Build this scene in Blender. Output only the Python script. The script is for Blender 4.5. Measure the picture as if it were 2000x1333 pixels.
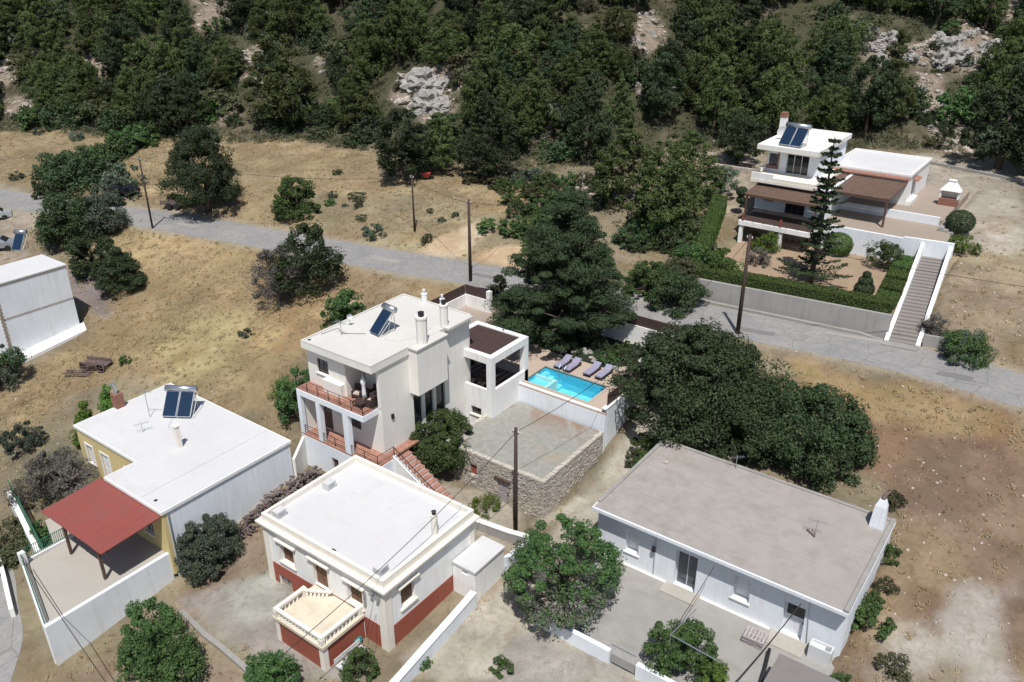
import bpy, math, random
import numpy as np
from mathutils import Vector, Matrix
D = bpy.data
for o in list(D.objects): D.objects.remove(o)
sc = bpy.context.scene
COL = sc.collection
# ------------------------------------------------------------------ camera, light, exposure
CH = 36.0; PITCH = math.radians(25.71); YAW = math.radians(36.2); FPX = 1640.0
cam = D.cameras.new('camera'); camo = D.objects.new('camera', cam); COL.objects.link(camo)
camo.location = (0, 0, CH); camo.rotation_euler = (math.pi/2-PITCH, 0, YAW)
cam.sensor_width = 36; cam.lens = 36*FPX/2000; cam.clip_end = 2000; cam.clip_start = .5
sc.camera = camo
SUND = Vector((-.31, .40, -1)).normalized()
w = D.worlds.new('World'); sc.world = w; w.use_nodes = True
nt = w.node_tree; sky = nt.nodes.new('ShaderNodeTexSky'); sky.sky_type = 'NISHITA'; sky.sun_disc = False
sky.sun_elevation = math.asin(-SUND.z); sky.sun_rotation = math.atan2(-SUND.x, -SUND.y)
bg = nt.nodes['Background']; bg.inputs[1].default_value = .084
nt.links.new(sky.outputs[0], bg.inputs[0])
sl = D.lights.new('sun', 'SUN'); sl.energy = 4.85; sl.angle = math.radians(.53); sl.color = (1, .965, .91)
so = D.objects.new('sun', sl); COL.objects.link(so); so.rotation_euler = SUND.to_track_quat('-Z', 'Y').to_euler(); so.location = (0, 0, 80)
sc.view_settings.view_transform = 'Standard'; sc.view_settings.look = 'None'
sc.view_settings.exposure = 0; sc.view_settings.gamma = 1; sc.view_settings.use_curve_mapping = False
sc.render.engine = 'CYCLES'

# ------------------------------------------------------------------ pixel rays (2000 px wide photo) -> world
cy, sy = math.cos(YAW), math.sin(YAW)
FW = np.array([-sy*math.cos(PITCH), cy*math.cos(PITCH), -math.sin(PITCH)])
RT = np.array([cy, sy, 0.]); UPV = np.array([-sy*math.sin(PITCH), cy*math.sin(PITCH), math.cos(PITCH)])
def ray(x, y): return FW+RT*(x-1000)/FPX-UPV*(y-666.5)/FPX
def Z(x, y, z):
    d = ray(x, y); t = (z-CH)/d[2]; return float(d[0]*t), float(d[1]*t)
def uv2ab(u, v): return cy*u-sy*v, sy*u+cy*v
def ab2uv(a, b): return cy*a+sy*b, -sy*a+cy*b
def proj(a, b, z):
    q = np.array([a, b, z-CH]); d = q@FW
    return 1000+FPX*(q@RT)/d, 666.5-FPX*(q@UPV)/d

# ------------------------------------------------------------------ object bookkeeping
def tag(o, label=None, cat=None, group=None, kind=None):
    if label: o['label'] = label
    if cat: o['category'] = cat
    if group: o['group'] = group
    if kind: o['kind'] = kind
    return o
def thing(name, label, cat, loc=(0, 0, 0), rz=0, group=None):
    o = D.objects.new(name, None); COL.objects.link(o); o.location = loc; o.rotation_euler = (0, 0, rz)
    o.empty_display_size = .3
    return tag(o, label, cat, group)
def org(o):
    v = Vector((0, 0, 0))
    while o is not None: v += o.location; o = o.parent
    return v
class M:
    """collects geometry; build() links it as one mesh"""
    def __init__(s): s.v = []; s.f = []
    def quad(s, *p):
        n = len(s.v); s.v += [tuple(q) for q in p]; s.f.append(tuple(range(n, n+len(p)))); return s
    def box(s, x0, y0, z0, x1, y1, z1):
        n = len(s.v)
        s.v += [(x0, y0, z0), (x1, y0, z0), (x1, y1, z0), (x0, y1, z0), (x0, y0, z1), (x1, y0, z1), (x1, y1, z1), (x0, y1, z1)]
        s.f += [tuple(n+i for i in q) for q in ((0, 3, 2, 1), (4, 5, 6, 7), (0, 1, 5, 4), (1, 2, 6, 5), (2, 3, 7, 6), (3, 0, 4, 7))]; return s
    def fbox(s, f, s0, s1, d0, d1, z0, z1):
        n = len(s.v)
        s.v += [f(s0, d0, z0), f(s1, d0, z0), f(s1, d1, z0), f(s0, d1, z0), f(s0, d0, z1), f(s1, d0, z1), f(s1, d1, z1), f(s0, d1, z1)]
        s.f += [tuple(n+i for i in q) for q in ((0, 3, 2, 1), (4, 5, 6, 7), (0, 1, 5, 4), (1, 2, 6, 5), (2, 3, 7, 6), (3, 0, 4, 7))]; return s
    def prism(s, poly, z0, z1):
        n = len(s.v); k = len(poly)
        g = lambda q, i: q[i] if isinstance(q, (list, tuple)) else q
        s.v += [(p[0], p[1], g(z0, i)) for i, p in enumerate(poly)]+[(p[0], p[1], g(z1, i)) for i, p in enumerate(poly)]
        s.f.append(tuple(n+i for i in reversed(range(k)))); s.f.append(tuple(n+k+i for i in range(k)))
        for i in range(k): j = (i+1) % k; s.f.append((n+i, n+j, n+k+j, n+k+i))
        return s
    def beam(s, p0, p1, w, h):
        """rectangular bar between two points"""
        p0 = Vector(p0); p1 = Vector(p1); d = (p1-p0).normalized()
        up = Vector((0, 0, 1)) if abs(d.z) < .95 else Vector((1, 0, 0))
        x = d.cross(up).normalized()*w/2; y = x.cross(d).normalized()*h/2; n = len(s.v)
        for p in (p0, p1): s.v += [tuple(p-x-y), tuple(p+x-y), tuple(p+x+y), tuple(p-x+y)]
        s.f += [tuple(n+i for i in q) for q in ((0, 3, 2, 1), (4, 5, 6, 7), (0, 1, 5, 4), (1, 2, 6, 5), (2, 3, 7, 6), (3, 0, 4, 7))]; return s
    def tube(s, pts, rs, k=6, cap=True):
        pts = [Vector(p) for p in pts]; m = len(pts)
        if not isinstance(rs, (list, tuple)): rs = [rs]*m
        n = len(s.v); ref = Vector((0, 0, 1))
        for i, p in enumerate(pts):
            d = (pts[min(i+1, m-1)]-pts[max(i-1, 0)])
            d = d.normalized() if d.length > 1e-9 else Vector((0, 0, 1))
            r_ = Vector((1, 0, 0)) if abs(d.z) > .9 else ref
            x = d.cross(r_).normalized(); y = d.cross(x).normalized()
            for j in range(k):
                t = 2*math.pi*j/k; s.v.append(tuple(p+x*math.cos(t)*rs[i]+y*math.sin(t)*rs[i]))
        for i in range(m-1):
            for j in range(k):
                a = n+i*k+j; b = n+i*k+(j+1) % k; s.f.append((a, b, b+k, a+k))
        if cap: s.f.append(tuple(n+j for j in reversed(range(k)))); s.f.append(tuple(n+(m-1)*k+j for j in range(k)))
        return s
    def lathe(s, c, prof, k=12):
        """profile [(r,z)] about the vertical through c"""
        n = len(s.v); m = len(prof)
        for r, z in prof:
            for j in range(k):
                t = 2*math.pi*j/k; s.v.append((c[0]+r*math.cos(t), c[1]+r*math.sin(t), c[2]+z))
        for i in range(m-1):
            for j in range(k):
                a = n+i*k+j; b = n+i*k+(j+1) % k; s.f.append((a, b, b+k, a+k))
        s.f.append(tuple(n+j for j in reversed(range(k)))); s.f.append(tuple(n+(m-1)*k+j for j in range(k)))
        return s
    def wall(s, f, s0, s1, z0, z1, t, ops=()):
        """wall panel on mapper f with real rectangular openings (s0,s1,z0,z1)"""
        S = sorted({s0, s1, *[o[0] for o in ops], *[o[1] for o in ops]}); Zs = sorted({z0, z1, *[o[2] for o in ops], *[o[3] for o in ops]})
        def solid(i, j):
            if i < 0 or j < 0 or i >= len(S)-1 or j >= len(Zs)-1: return False
            a = (S[i]+S[i+1])/2; b = (Zs[j]+Zs[j+1])/2
            return not any(o[0] < a < o[1] and o[2] < b < o[3] for o in ops)
        for i in range(len(S)-1):
            for j in range(len(Zs)-1):
                if not solid(i, j): continue
                a, b, c, d = S[i], S[i+1], Zs[j], Zs[j+1]
                s.quad(f(a, 0, c), f(b, 0, c), f(b, 0, d), f(a, 0, d)); s.quad(f(a, t, c), f(a, t, d), f(b, t, d), f(b, t, c))
                if not solid(i-1, j): s.quad(f(a, 0, c), f(a, 0, d), f(a, t, d), f(a, t, c))
                if not solid(i+1, j): s.quad(f(b, 0, c), f(b, t, c), f(b, t, d), f(b, 0, d))
                if not solid(i, j-1): s.quad(f(a, 0, c), f(a, t, c), f(b, t, c), f(b, 0, c))
                if not solid(i, j+1): s.quad(f(a, 0, d), f(b, 0, d), f(b, t, d), f(a, t, d))
        return s
    def mesh(s, name, mat, o=(0, 0, 0), smooth=False):
        me = D.meshes.new(name); ox, oy, oz = o
        me.from_pydata([(x-ox, y-oy, z-oz) for x, y, z in s.v], [], s.f)
        if mat: me.materials.append(mat)
        if smooth: me.polygons.foreach_set('use_smooth', [True]*len(me.polygons))
        me.update(); return me
    def build(s, name, mat, parent=None, smooth=False, label=None, kind=None, local=False):
        o = org(parent) if (parent is not None and not local) else (0, 0, 0)
        ob = D.objects.new(name, s.mesh(name, mat, o, smooth)); COL.objects.link(ob); ob.parent = parent
        return tag(ob, label, None, None, kind)
def front(c): return lambda s, d, z: (s, c+d, z)     # faces -b
def back(c): return lambda s, d, z: (s, c-d, z)      # faces +b
def right(c): return lambda s, d, z: (c-d, s, z)     # faces +a
def left(c): return lambda s, d, z: (c+d, s, z)      # faces -a
def link(name, me, parent=None, loc=(0, 0, 0), rot=(0, 0, 0), scale=(1, 1, 1)):
    ob = D.objects.new(name, me); COL.objects.link(ob); ob.parent = parent; ob.location = loc; ob.rotation_euler = rot; ob.scale = scale; return ob
def copy_tree(root, loc, rz=0, scale=None, label=None, group=None):
    r = root.copy(); COL.objects.link(r); r.location = loc; r.rotation_euler = (0, 0, rz)
    if scale is not None: r.scale = scale
    if label: r['label'] = label
    if group: r['group'] = group
    for ch in list(root.children):
        c = ch.copy(); COL.objects.link(c); c.parent = r
        for g in list(ch.children):
            d = g.copy(); COL.objects.link(d); d.parent = c
    return r

# ------------------------------------------------------------------ materials
def newmat(name):
    m = D.materials.new(name); m.use_nodes = True; return m, m.node_tree, m.node_tree.nodes['Principled BSDF']
def mixc(nt, fac, a, b, mode='MIX'):
    n = nt.nodes.new('ShaderNodeMix'); n.data_type = 'RGBA'; n.blend_type = mode
    for sock, val in ((n.inputs[0], fac), (n.inputs[6], a), (n.inputs[7], b)):
        if isinstance(val, bpy.types.NodeSocket): nt.links.new(val, sock)
        else: sock.default_value = val if not isinstance(val, tuple) else (*val, 1)[:4]
    return n.outputs[2]
def noise(nt, scale, detail=4, rough=.6, vec=None, dist=0):
    n = nt.nodes.new('ShaderNodeTexNoise'); n.inputs['Scale'].default_value = scale; n.inputs['Detail'].default_value = detail
    n.inputs['Roughness'].default_value = rough; n.inputs['Distortion'].default_value = dist
    if vec is not None: nt.links.new(vec, n.inputs['Vector'])
    return n.outputs['Fac']
def ramp(nt, src, p0, p1, v0=0., v1=1.):
    n = nt.nodes.new('ShaderNodeMapRange'); n.clamp = True
    nt.links.new(src, n.inputs[0]); n.inputs[1].default_value = p0; n.inputs[2].default_value = p1
    n.inputs[3].default_value = v0; n.inputs[4].default_value = v1; return n.outputs[0]
def wpos(nt):
    g = nt.nodes.new('ShaderNodeNewGeometry'); return g.outputs['Position']
def bump(nt, bs, src, strength=.3, dist=.02):
    b = nt.nodes.new('ShaderNodeBump'); b.inputs['Strength'].default_value = strength; b.inputs['Distance'].default_value = dist
    nt.links.new(src, b.inputs['Height']); nt.links.new(b.outputs[0], bs.inputs['Normal'])
def streaks(nt, sc_xy, sc_z):
    mp = nt.nodes.new('ShaderNodeMapping'); nt.links.new(wpos(nt), mp.inputs[0]); mp.inputs['Scale'].default_value = (sc_xy, sc_xy, sc_z)
    return mp.outputs[0]
def plaster(name, col, var=.06, dirt=(.45, .40, .33), dirtamt=.18, rough=.85, streak=True, big=.35):
    m, nt, bs = newmat(name); p = wpos(nt)
    n1 = noise(nt, big, 5, .65, p); n2 = noise(nt, 9, 4, .6, p)
    c = mixc(nt, ramp(nt, n1, .3, .7), tuple(x*(1-var) for x in col), tuple(min(1, x*(1+var*.6)) for x in col))
    c = mixc(nt, ramp(nt, n2, .35, .75, 0, .35*var*4), c, tuple(x*.88 for x in col))
    nd = noise(nt, 1.3, 6, .7, streaks(nt, 2.2, .25) if streak else p)
    c = mixc(nt, ramp(nt, nd, .50, .76, 0, min(.6, dirtamt*1.6)), c, dirt)
    n6 = noise(nt, .8, 7, .8, p, 1.0); c = mixc(nt, ramp(nt, n6, .60, .66, 0, .22), c, tuple(x*.82 for x in col))
    nt.links.new(c, bs.inputs['Base Color']); bs.inputs['Roughness'].default_value = rough
    bump(nt, bs, n2, .25, .01); return m
def simple(name, col, rough=.6, metal=0., var=.15, scale=4.):
    if not metal: col = tuple(x*.8 for x in col)
    m, nt, bs = newmat(name); n1 = noise(nt, scale, 4, .6, wpos(nt))
    c = mixc(nt, ramp(nt, n1, .3, .7), tuple(x*(1-var) for x in col), tuple(min(1, x*(1+var)) for x in col))
    nt.links.new(c, bs.inputs['Base Color']); bs.inputs['Roughness'].default_value = rough; bs.inputs['Metallic'].default_value = metal; return m
def roofmat(name, col, stain, amt=.35, sc=.5, p0=.5, p1=.72):
    col = tuple(x*.70 for x in col); stain = tuple(x*.66 for x in stain)
    m, nt, bs = newmat(name); p = wpos(nt)
    n1 = noise(nt, sc, 7, .7, p, .4); n2 = noise(nt, 6, 5, .7, p); n3 = noise(nt, .18, 3, .5, p)
    c = mixc(nt, ramp(nt, n1, p0, p1, 0, amt), col, stain)
    c = mixc(nt, ramp(nt, n3, .35, .65, 0, .6), c, tuple(x*.90 for x in col))
    n5 = noise(nt, 1.6, 6, .75, p, 1.5); c = mixc(nt, ramp(nt, n5, .56, .64, 0, .35), c, tuple(x*.80 for x in col))
    c = mixc(nt, ramp(nt, n2, .45, .8, 0, .14), c, tuple(x*.7 for x in col))
    nt.links.new(c, bs.inputs['Base Color']); bs.inputs['Roughness'].default_value = .88
    bump(nt, bs, n2, .3, .02); return m
def foliage(name, cols, rough=.6, trans=.32, clump=1.0):
    """leaf cards: colour differs leaf by leaf, clump by clump and tree by tree"""
    cols = [tuple(v*k for v, k in zip(c, (.86, .90, .90))) for c in cols]
    m, nt, bs = newmat(name)
    g = nt.nodes.new('ShaderNodeNewGeometry'); oi = nt.nodes.new('ShaderNodeObjectInfo')
    n1 = noise(nt, clump, 3, .6, g.outputs['Position'])
    c = mixc(nt, ramp(nt, n1, .34, .66), cols[0], cols[1])
    c = mixc(nt, ramp(nt, g.outputs['Random Per Island'], .15, 1, 0, 1.), c, cols[2])
    hv = nt.nodes.new('ShaderNodeHueSaturation'); nt.links.new(c, hv.inputs['Color'])
    nt.links.new(ramp(nt, oi.outputs['Random'], 0, 1, .472, .520), hv.inputs['Hue']); nt.links.new(ramp(nt, oi.outputs['Random'], 0, 1, .72, 1.38), hv.inputs['Value'])
    nt.links.new(hv.outputs[0], bs.inputs['Base Color']); bs.inputs['Roughness'].default_value = rough
    bs.inputs['Specular IOR Level'].default_value = .25
    tr = nt.nodes.new('ShaderNodeBsdfTranslucent'); nt.links.new(hv.outputs[0], tr.inputs[0])
    ms = nt.nodes.new('ShaderNodeMixShader'); ms.inputs[0].default_value = trans
    nt.links.new(bs.outputs[0], ms.inputs[1]); nt.links.new(tr.outputs[0], ms.inputs[2])
    nt.links.new(ms.outputs[0], nt.nodes['Material Output'].inputs[0]); return m
X = {}
X['white'] = plaster('white_plaster', (.80, .80, .79), var=.08, dirtamt=.24)
X['porch'] = roofmat('worn_porch_floor', (.95, .85, .68), (.62, .54, .40), .7, .8, .42, .62)
X['woodpile'] = None
X['white_cool'] = plaster('white_limewash', (.735, .775, .825), dirtamt=.22, var=.09)
X['cream_wall'] = plaster('cream_plaster', (.76, .74, .69), dirtamt=.12)
X['cream_trim'] = plaster('cream_trim', (.78, .735, .655), dirtamt=.22)
X['red_dado'] = plaster('red_dado_paint', (.31, .08, .05), var=.12, dirt=(.26, .13, .09), dirtamt=.3)
X['yellow'] = plaster('ochre_plaster', (.62, .50, .24), dirtamt=.2)
def oldroof():
    m, nt, bs = newmat('weathered_cement_roof'); p = wpos(nt)
    n1 = noise(nt, .28, 5, .62, p, .3); n2 = noise(nt, 2.2, 7, .72, p); n3 = noise(nt, .5, 5, .6, p, .8); n4 = noise(nt, 7, 4, .7, p)
    c = mixc(nt, ramp(nt, n2, .35, .65), (.235, .235, .21), (.315, .31, .28))
    c = mixc(nt, ramp(nt, n1, .56, .66, 0, .5), c, (.36, .27, .16))
    sx = nt.nodes.new('ShaderNodeSeparateXYZ'); nt.links.new(p, sx.inputs[0]); e = ramp(nt, sx.outputs[1], 43.6, 46.3)
    mm = nt.nodes.new('ShaderNodeMath'); mm.operation = 'MULTIPLY'; nt.links.new(e, mm.inputs[0]); nt.links.new(ramp(nt, n3, .42, .56), mm.inputs[1])
    c = mixc(nt, mm.outputs[0], c, (.235, .165, .125)); c = mixc(nt, ramp(nt, n4, .55, .75, 0, .4), c, (.13, .12, .10))
    nt.links.new(c, bs.inputs['Base Color']); bs.inputs['Roughness'].default_value = .93; bump(nt, bs, n2, .6, .04); return m
X['roof_white'] = roofmat('white_roof_coating', (.84, .84, .85), (.70, .67, .63), .5)
X['roof_cream'] = roofmat('cream_roof_coating', (.86, .84, .79), (.70, .67, .60), .4)
X['roof_grey'] = roofmat('grey_screed_roof', (.50, .455, .42), (.37, .33, .295), .8, .9, .42, .66)
X['roof_old'] = oldroof()
X['concrete'] = roofmat('worn_concrete', (.45, .435, .41), (.30, .28, .25), .75, .7, .42, .68)
X['concrete_pale'] = roofmat('pale_concrete_paving', (.58, .54, .48), (.42, .39, .34), .5, .6)
X['rendered_wall'] = plaster('grey_cement_render', (.33, .32, .31), var=.15, dirt=(.2, .18, .165), dirtamt=.5)
X['terracotta'] = simple('terracotta_tile', (.41, .205, .15), .75, 0, .25, 2.5)
X['deck'] = roofmat('beige_pool_paving', (.66, .53, .43), (.58, .45, .36), .5, 1.0)
X['redpave'] = roofmat('reddish_stone_paving', (.47, .385, .32), (.36, .25, .2), .6, 1.0)
X['canopy'] = roofmat('red_roof_sheet', (.37, .09, .075), (.31, .12, .10), .7, .6, .45, .62)
X['brown'] = simple('brown_wood', (.11, .065, .045), .6, 0, .3, 5)
X['brown_slat'] = simple('brown_pergola_slat', (.075, .045, .04), .7, 0, .3, 6)
X['shutter'] = simple('brown_shutter', (.20, .10, .05), .55, 0, .2, 6)
X['woodpile'] = simple('cut_firewood', (.13, .10, .09), .95, 0, .5, 6)
X['greywood'] = simple('weathered_grey_wood', (.44, .395, .40), .85, 0, .3, 8)
X['polewood'] = simple('creosoted_pole_wood', (.07, .045, .035), .85, 0, .35, 6)
X['metal_dark'] = simple('dark_metal', (.04, .04, .045), .45, .6, .1)
X['metal_grey'] = simple('galvanised_metal', (.42, .44, .46), .4, .7, .1)
X['metal_white'] = simple('white_painted_metal', (.75, .76, .77), .5, 0, .05)
X['green_metal'] = simple('green_painted_metal', (.03, .15, .09), .5, .1, .2)
X['tank'] = simple('tank_aluminium', (.55, .57, .60), .32, .85, .08)
X['glass'] = simple('dark_window_glass', (.02, .024, .03), .08, 0, .1)
X['glass_blue'] = simple('curtained_window_glass', (.10, .11, .13), .15, 0, .3)
X['door_grey'] = simple('pale_grey_painted_door', (.85, .86, .90), .6, 0, .1)
X['fabric_dark'] = simple('dark_rattan', (.06, .035, .03), .8, 0, .2, 20)
X['cushion'] = simple('lavender_cushion', (.34, .33, .46), .9, 0, .08)
X['cushion_pink'] = simple('pale_cushion', (.62, .50, .46), .9, 0, .08)
X['parasol'] = simple('white_parasol_cloth', (.82, .82, .85), .9, 0, .03)
X['bark'] = simple('tree_bark', (.12, .09, .07), .95, 0, .3, 9)
X['bark_grey'] = simple('grey_bare_twigs', (.20, .17, .16), .95, 0, .3, 9)
X['trimbrick'] = simple('tan_trim_brick', (.44, .33, .25), .9, 0, .25, 9)
X['brick'] = simple('old_red_brick', (.30, .14, .10), .85, 0, .35, 9)
X['rock'] = roofmat('limestone', (.62, .55, .49), (.34, .25, .20), .7, 1.6, .45, .65)
X['rock_grey'] = roofmat('grey_limestone', (.50, .48, .45), (.30, .27, .24), .6, 1.6, .45, .65)
X['rubber'] = simple('black_rubber', (.02, .02, .02), .8)
X['cable'] = simple('black_cable', (.03, .03, .03), .7)
X['redplastic'] = simple('red_plastic', (.45, .04, .04), .5)
X['rust'] = simple('rusty_metal', (.17, .12, .11), .9, 0, .4, 6)
X['pooltile'] = simple('pool_mosaic', (.38, .86, .95), .4, 0, .08, 3)
def solarmat():
    m, nt, bs = newmat('solar_collector_glass'); bs.inputs['Base Color'].default_value = (.012, .028, .06, 1); bs.inputs['Roughness'].default_value = .12
    return m
X['pool_wall_shade'] = simple('shaded_pool_wall_mosaic', (.12, .58, .80), .4, 0, .12, 3)  # pool mosaic in deeper blue: shade of the upright walls painted in
X['solar'] = solarmat()
def watermat():
    m, nt, bs = newmat('pool_water'); bs.inputs['Base Color'].default_value = (.8, .98, 1, 1); bs.inputs['Roughness'].default_value = .03
    bs.inputs['Transmission Weight'].default_value = 1; bs.inputs['IOR'].default_value = 1.2
    n1 = noise(nt, 2.2, 3, .5, wpos(nt)); bump(nt, bs, n1, .2, .03)
    # let sunlight through to the basin as real shallow water does
    tr = nt.nodes.new('ShaderNodeBsdfTransparent'); tr.inputs[0].default_value = (.84, .99, 1, 1)
    ms = nt.nodes.new('ShaderNodeMixShader'); ms.inputs[0].default_value = .85
    nt.links.new(bs.outputs[0], ms.inputs[1]); nt.links.new(tr.outputs[0], ms.inputs[2]); nt.links.new(ms.outputs[0], nt.nodes['Material Output'].inputs[0]); return m
X['water'] = watermat()
def stonemat():
    m, nt, bs = newmat('rubble_stone'); g = nt.nodes.new('ShaderNodeNewGeometry')
    c = mixc(nt, g.outputs['Random Per Island'], (.25, .22, .19), (.45, .42, .38))
    c = mixc(nt, ramp(nt, noise(nt, .6, 4, .6, wpos(nt)), .5, .7, 0, .55), c, (.44, .39, .28))
    c = mixc(nt, ramp(nt, noise(nt, 8, 4, .6, wpos(nt)), .4, .7, 0, .35), c, (.22, .17, .14))
    nt.links.new(c, bs.inputs['Base Color']); bs.inputs['Roughness'].default_value = .9; return m
X['stone'] = stonemat()
X['mortar'] = plaster('pale_lime_mortar', (.50, .46, .40), var=.15, dirt=(.26, .22, .17), dirtamt=.5)
X['lf_pine'] = foliage('pine_needles', ((.038, .062, .024), (.085, .118, .036), (.125, .15, .05)), clump=.45)
X['lf_dark'] = foliage('dark_conifer_needles', ((.025, .045, .022), (.05, .078, .034), (.075, .10, .045)), clump=.7)
X['lf_green'] = foliage('green_leaves', ((.035, .075, .024), (.075, .13, .035), (.11, .17, .06)), clump=.9)
X['lf_carob'] = foliage('carob_leaves', ((.03, .055, .026), (.055, .09, .035), (.085, .125, .055)), clump=.8)
X['lf_bright'] = foliage('bright_green_leaves', ((.07, .13, .02), (.12, .19, .035), (.15, .22, .05)), clump=1.2)
X['lf_olive'] = foliage('olive_leaves', ((.05, .08, .045), (.09, .125, .07), (.17, .20, .15)), clump=1.1)
X['lf_grey'] = foliage('grey_dry_leaves', ((.11, .10, .09), (.17, .155, .14), (.22, .2, .18)), clump=1.1)
X['lf_scrub'] = foliage('scrub_leaves', ((.05, .07, .032), (.10, .11, .05), (.15, .14, .08)), clump=.35)
X['lf_under'] = foliage('undergrowth_leaves', ((.035, .052, .024), (.075, .09, .042), (.14, .135, .08)), clump=.3)
X['lf_tuss'] = foliage('dry_tussock_blades', ((.24, .19, .10), (.42, .34, .20), (.58, .48, .30)), clump=.6)
X['lf_weed'] = foliage('olive_weed_leaves', ((.13, .14, .07), (.19, .19, .10), (.26, .24, .14)), clump=.5)
X['lf_hedge'] = foliage('clipped_hedge_leaves', ((.05, .09, .025), (.085, .14, .035), (.12, .19, .05)), clump=.8)
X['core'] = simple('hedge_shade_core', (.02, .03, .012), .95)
def grassmat():
    m, nt, bs = newmat('dry_grass_blades'); g = nt.nodes.new('ShaderNodeNewGeometry')
    c = mixc(nt, g.outputs['Random Per Island'], (.36, .27, .14), (.62, .50, .30))
    c = mixc(nt, ramp(nt, noise(nt, .22, 4, .6, g.outputs['Position']), .45, .65, 0, .6), c, (.34, .22, .12))
    c = mixc(nt, ramp(nt, noise(nt, .33, 4, .6, g.outputs['Position'], 1.), .56, .72, 0, .55), c, (.24, .23, .11))
    nt.links.new(c, bs.inputs['Base Color']); bs.inputs['Roughness'].default_value = .9
    tr = nt.nodes.new('ShaderNodeBsdfTranslucent'); nt.links.new(c, tr.inputs[0])
    ms = nt.nodes.new('ShaderNodeMixShader'); ms.inputs[0].default_value = .35
    nt.links.new(bs.outputs[0], ms.inputs[1]); nt.links.new(tr.outputs[0], ms.inputs[2]); nt.links.new(ms.outputs[0], nt.nodes['Material Output'].inputs[0]); return m
X['grass'] = grassmat()
# ------------------------------------------------------------------ terrain
def vnoise(x, y, seed=0):
    xi = np.floor(x).astype(np.int64); yi = np.floor(y).astype(np.int64); xf = x-xi; yf = y-yi
    def h(i, j):
        n = (i*374761393+j*668265263+seed*1442695041) & 0x7fffffff; n = ((n ^ (n >> 13))*1274126177) & 0x7fffffff
        return ((n ^ (n >> 16)) & 0xffff)/65535.
    u = xf*xf*(3-2*xf); v = yf*yf*(3-2*yf)
    return (h(xi, yi)*(1-u)+h(xi+1, yi)*u)*(1-v)+(h(xi, yi+1)*(1-u)+h(xi+1, yi+1)*u)*v
def fbm(x, y, s, seed=0, oct=4):
    r = 0; a = .5; f = 1/s
    for k in range(oct): r = r+a*(vnoise(x*f+17.3*k, y*f-9.1*k, seed+k)-.5)*2; a *= .5; f *= 2.03
    return r
CP = [(-42, 12.5, -1.8), (-53, 15.5, -1.8), (-60, 18, -1.5), (-45, 5, -2.2), (-30, 5, -1.5), (-40.5, 21, -.8), (-41, 26, .5), (-41.5, 30.8, 1.2),
 (-36, 23.5, 0), (-26, 23.5, 0), (-31, 20, 0), (-36, 18, -.4), (-30, 12, -.7), (-24, 22, 0), (-24, 30, .3), (-37, 31, .8), (-23, 38, .5), (-25, 46.6, 1.5),
 (-24, 52, 2.8), (-23, 57, 4.8), (-20.7, 30.5, .1), (-13, 30.7, 0), (-5, 37, .1), (-5, 42, 1.3), (-5, 47, 2.3), (-12, 50, 2.6), (-20, 49, 2.4), (-10, 20, -.5), (5, 22, -1),
 (2, 45, 1.8), (3, 30, -.4), (5, 55, 4.2), (8, 60, 6), (-3, 55, 4.2), (0, 61, 6.2), (-8, 58, 4.8), (-15, 57, 4.8), (18, 50, 4),
 (-60, 48, 5.2), (-60, 40, 3.6), (-56, 32, 1.7), (-70, 45, 4.6), (-66, 35, 2.2), (-80, 42, 4.6), (-76, 36, 2.1), (-76, 28, .8), (-66, 26, .4), (-57, 22.5, .3), (-95, 42, 5.2),
 (-92, 34, 4), (-50, 42, 4), (-50, 50, 5.4), (-46, 33, 1.7), (-43, 32, .8), (-44, 40, 3.2), (-42, 50, 4.2), (-35, 38, .7), (-32, 38, .25), (-29, 38, -.1), (-26, 38, .05), (-30, 36, .2), (-30, 50, 3.2), (-30, 57, 4.3), (-36, 33, .9),
 (-118, 60, 7.5), (-100, 65, 8), (-85, 65, 8), (-70, 70, 8.8), (-55, 68, 8), (-40, 72, 7.8), (-30, 70, 7.3), (-136, 64, 10), (-97, 81.5, 10), (-61, 83, 9.6), (-42.6, 104, 11), (-12.4, 118.6, 11.8),
 (-20, 72, 7.4), (-20, 85, 9.4), (-5, 68, 7), (-5, 80, 9.6), (-5, 90, 10.6), (5, 75, 8.6), (15, 80, 9.4), (-8, 100, 11.1), (-35, 75, 7.7), (-36, 90, 9.4), (-28, 104, 11.1), (20, 62, 6.8), (30, 75, 9), (20, 100, 11.5)]
ROAD = [(-150, 38), (-128, 42), (-112, 45.2), (-100, 48.2), (-90.6, 51), (-77, 54), (-63, 56.4), (-53.5, 58.4), (-40, 61), (-25.5, 63.3), (-11, 65.3), (0, 64.6), (12, 62.6), (25, 59.5), (45, 54)]
for q in ROAD[::1]: CP.append((q[0], q[1], 6.45))
CP = np.array(CP, float)
def _phi(r2): return np.sqrt(r2+9.)
_K = _phi(((CP[:, None, :2]-CP[None, :, :2])**2).sum(-1))
_n = len(CP); _A = np.zeros((_n+1, _n+1)); _A[:_n, :_n] = _K+np.eye(_n)*-.02; _A[:_n, _n] = 1; _A[_n, :_n] = 1
_w = np.linalg.solve(_A, np.append(CP[:, 2], 0))
FU = np.array([-200, -110, -72, -30, 0, 27, 60, 120, 200.]); FV = np.array([135, 134, 130, 121, 104, 110, 105.5, 104, 104.])
def segdist(a, b, line):
    best = np.full(np.shape(a), 1e9)
    for (x0, y0), (x1, y1) in zip(line[:-1], line[1:]):
        dx, dy = x1-x0, y1-y0; t = np.clip(((a-x0)*dx+(b-y0)*dy)/(dx*dx+dy*dy), 0, 1)
        best = np.minimum(best, np.hypot(a-x0-t*dx, b-y0-t*dy))
    return best
def sstep(x, lo, hi):
    t = np.clip((x-lo)/(hi-lo), 0, 1); return t*t*(3-2*t)
ROADW = 2.75
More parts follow.
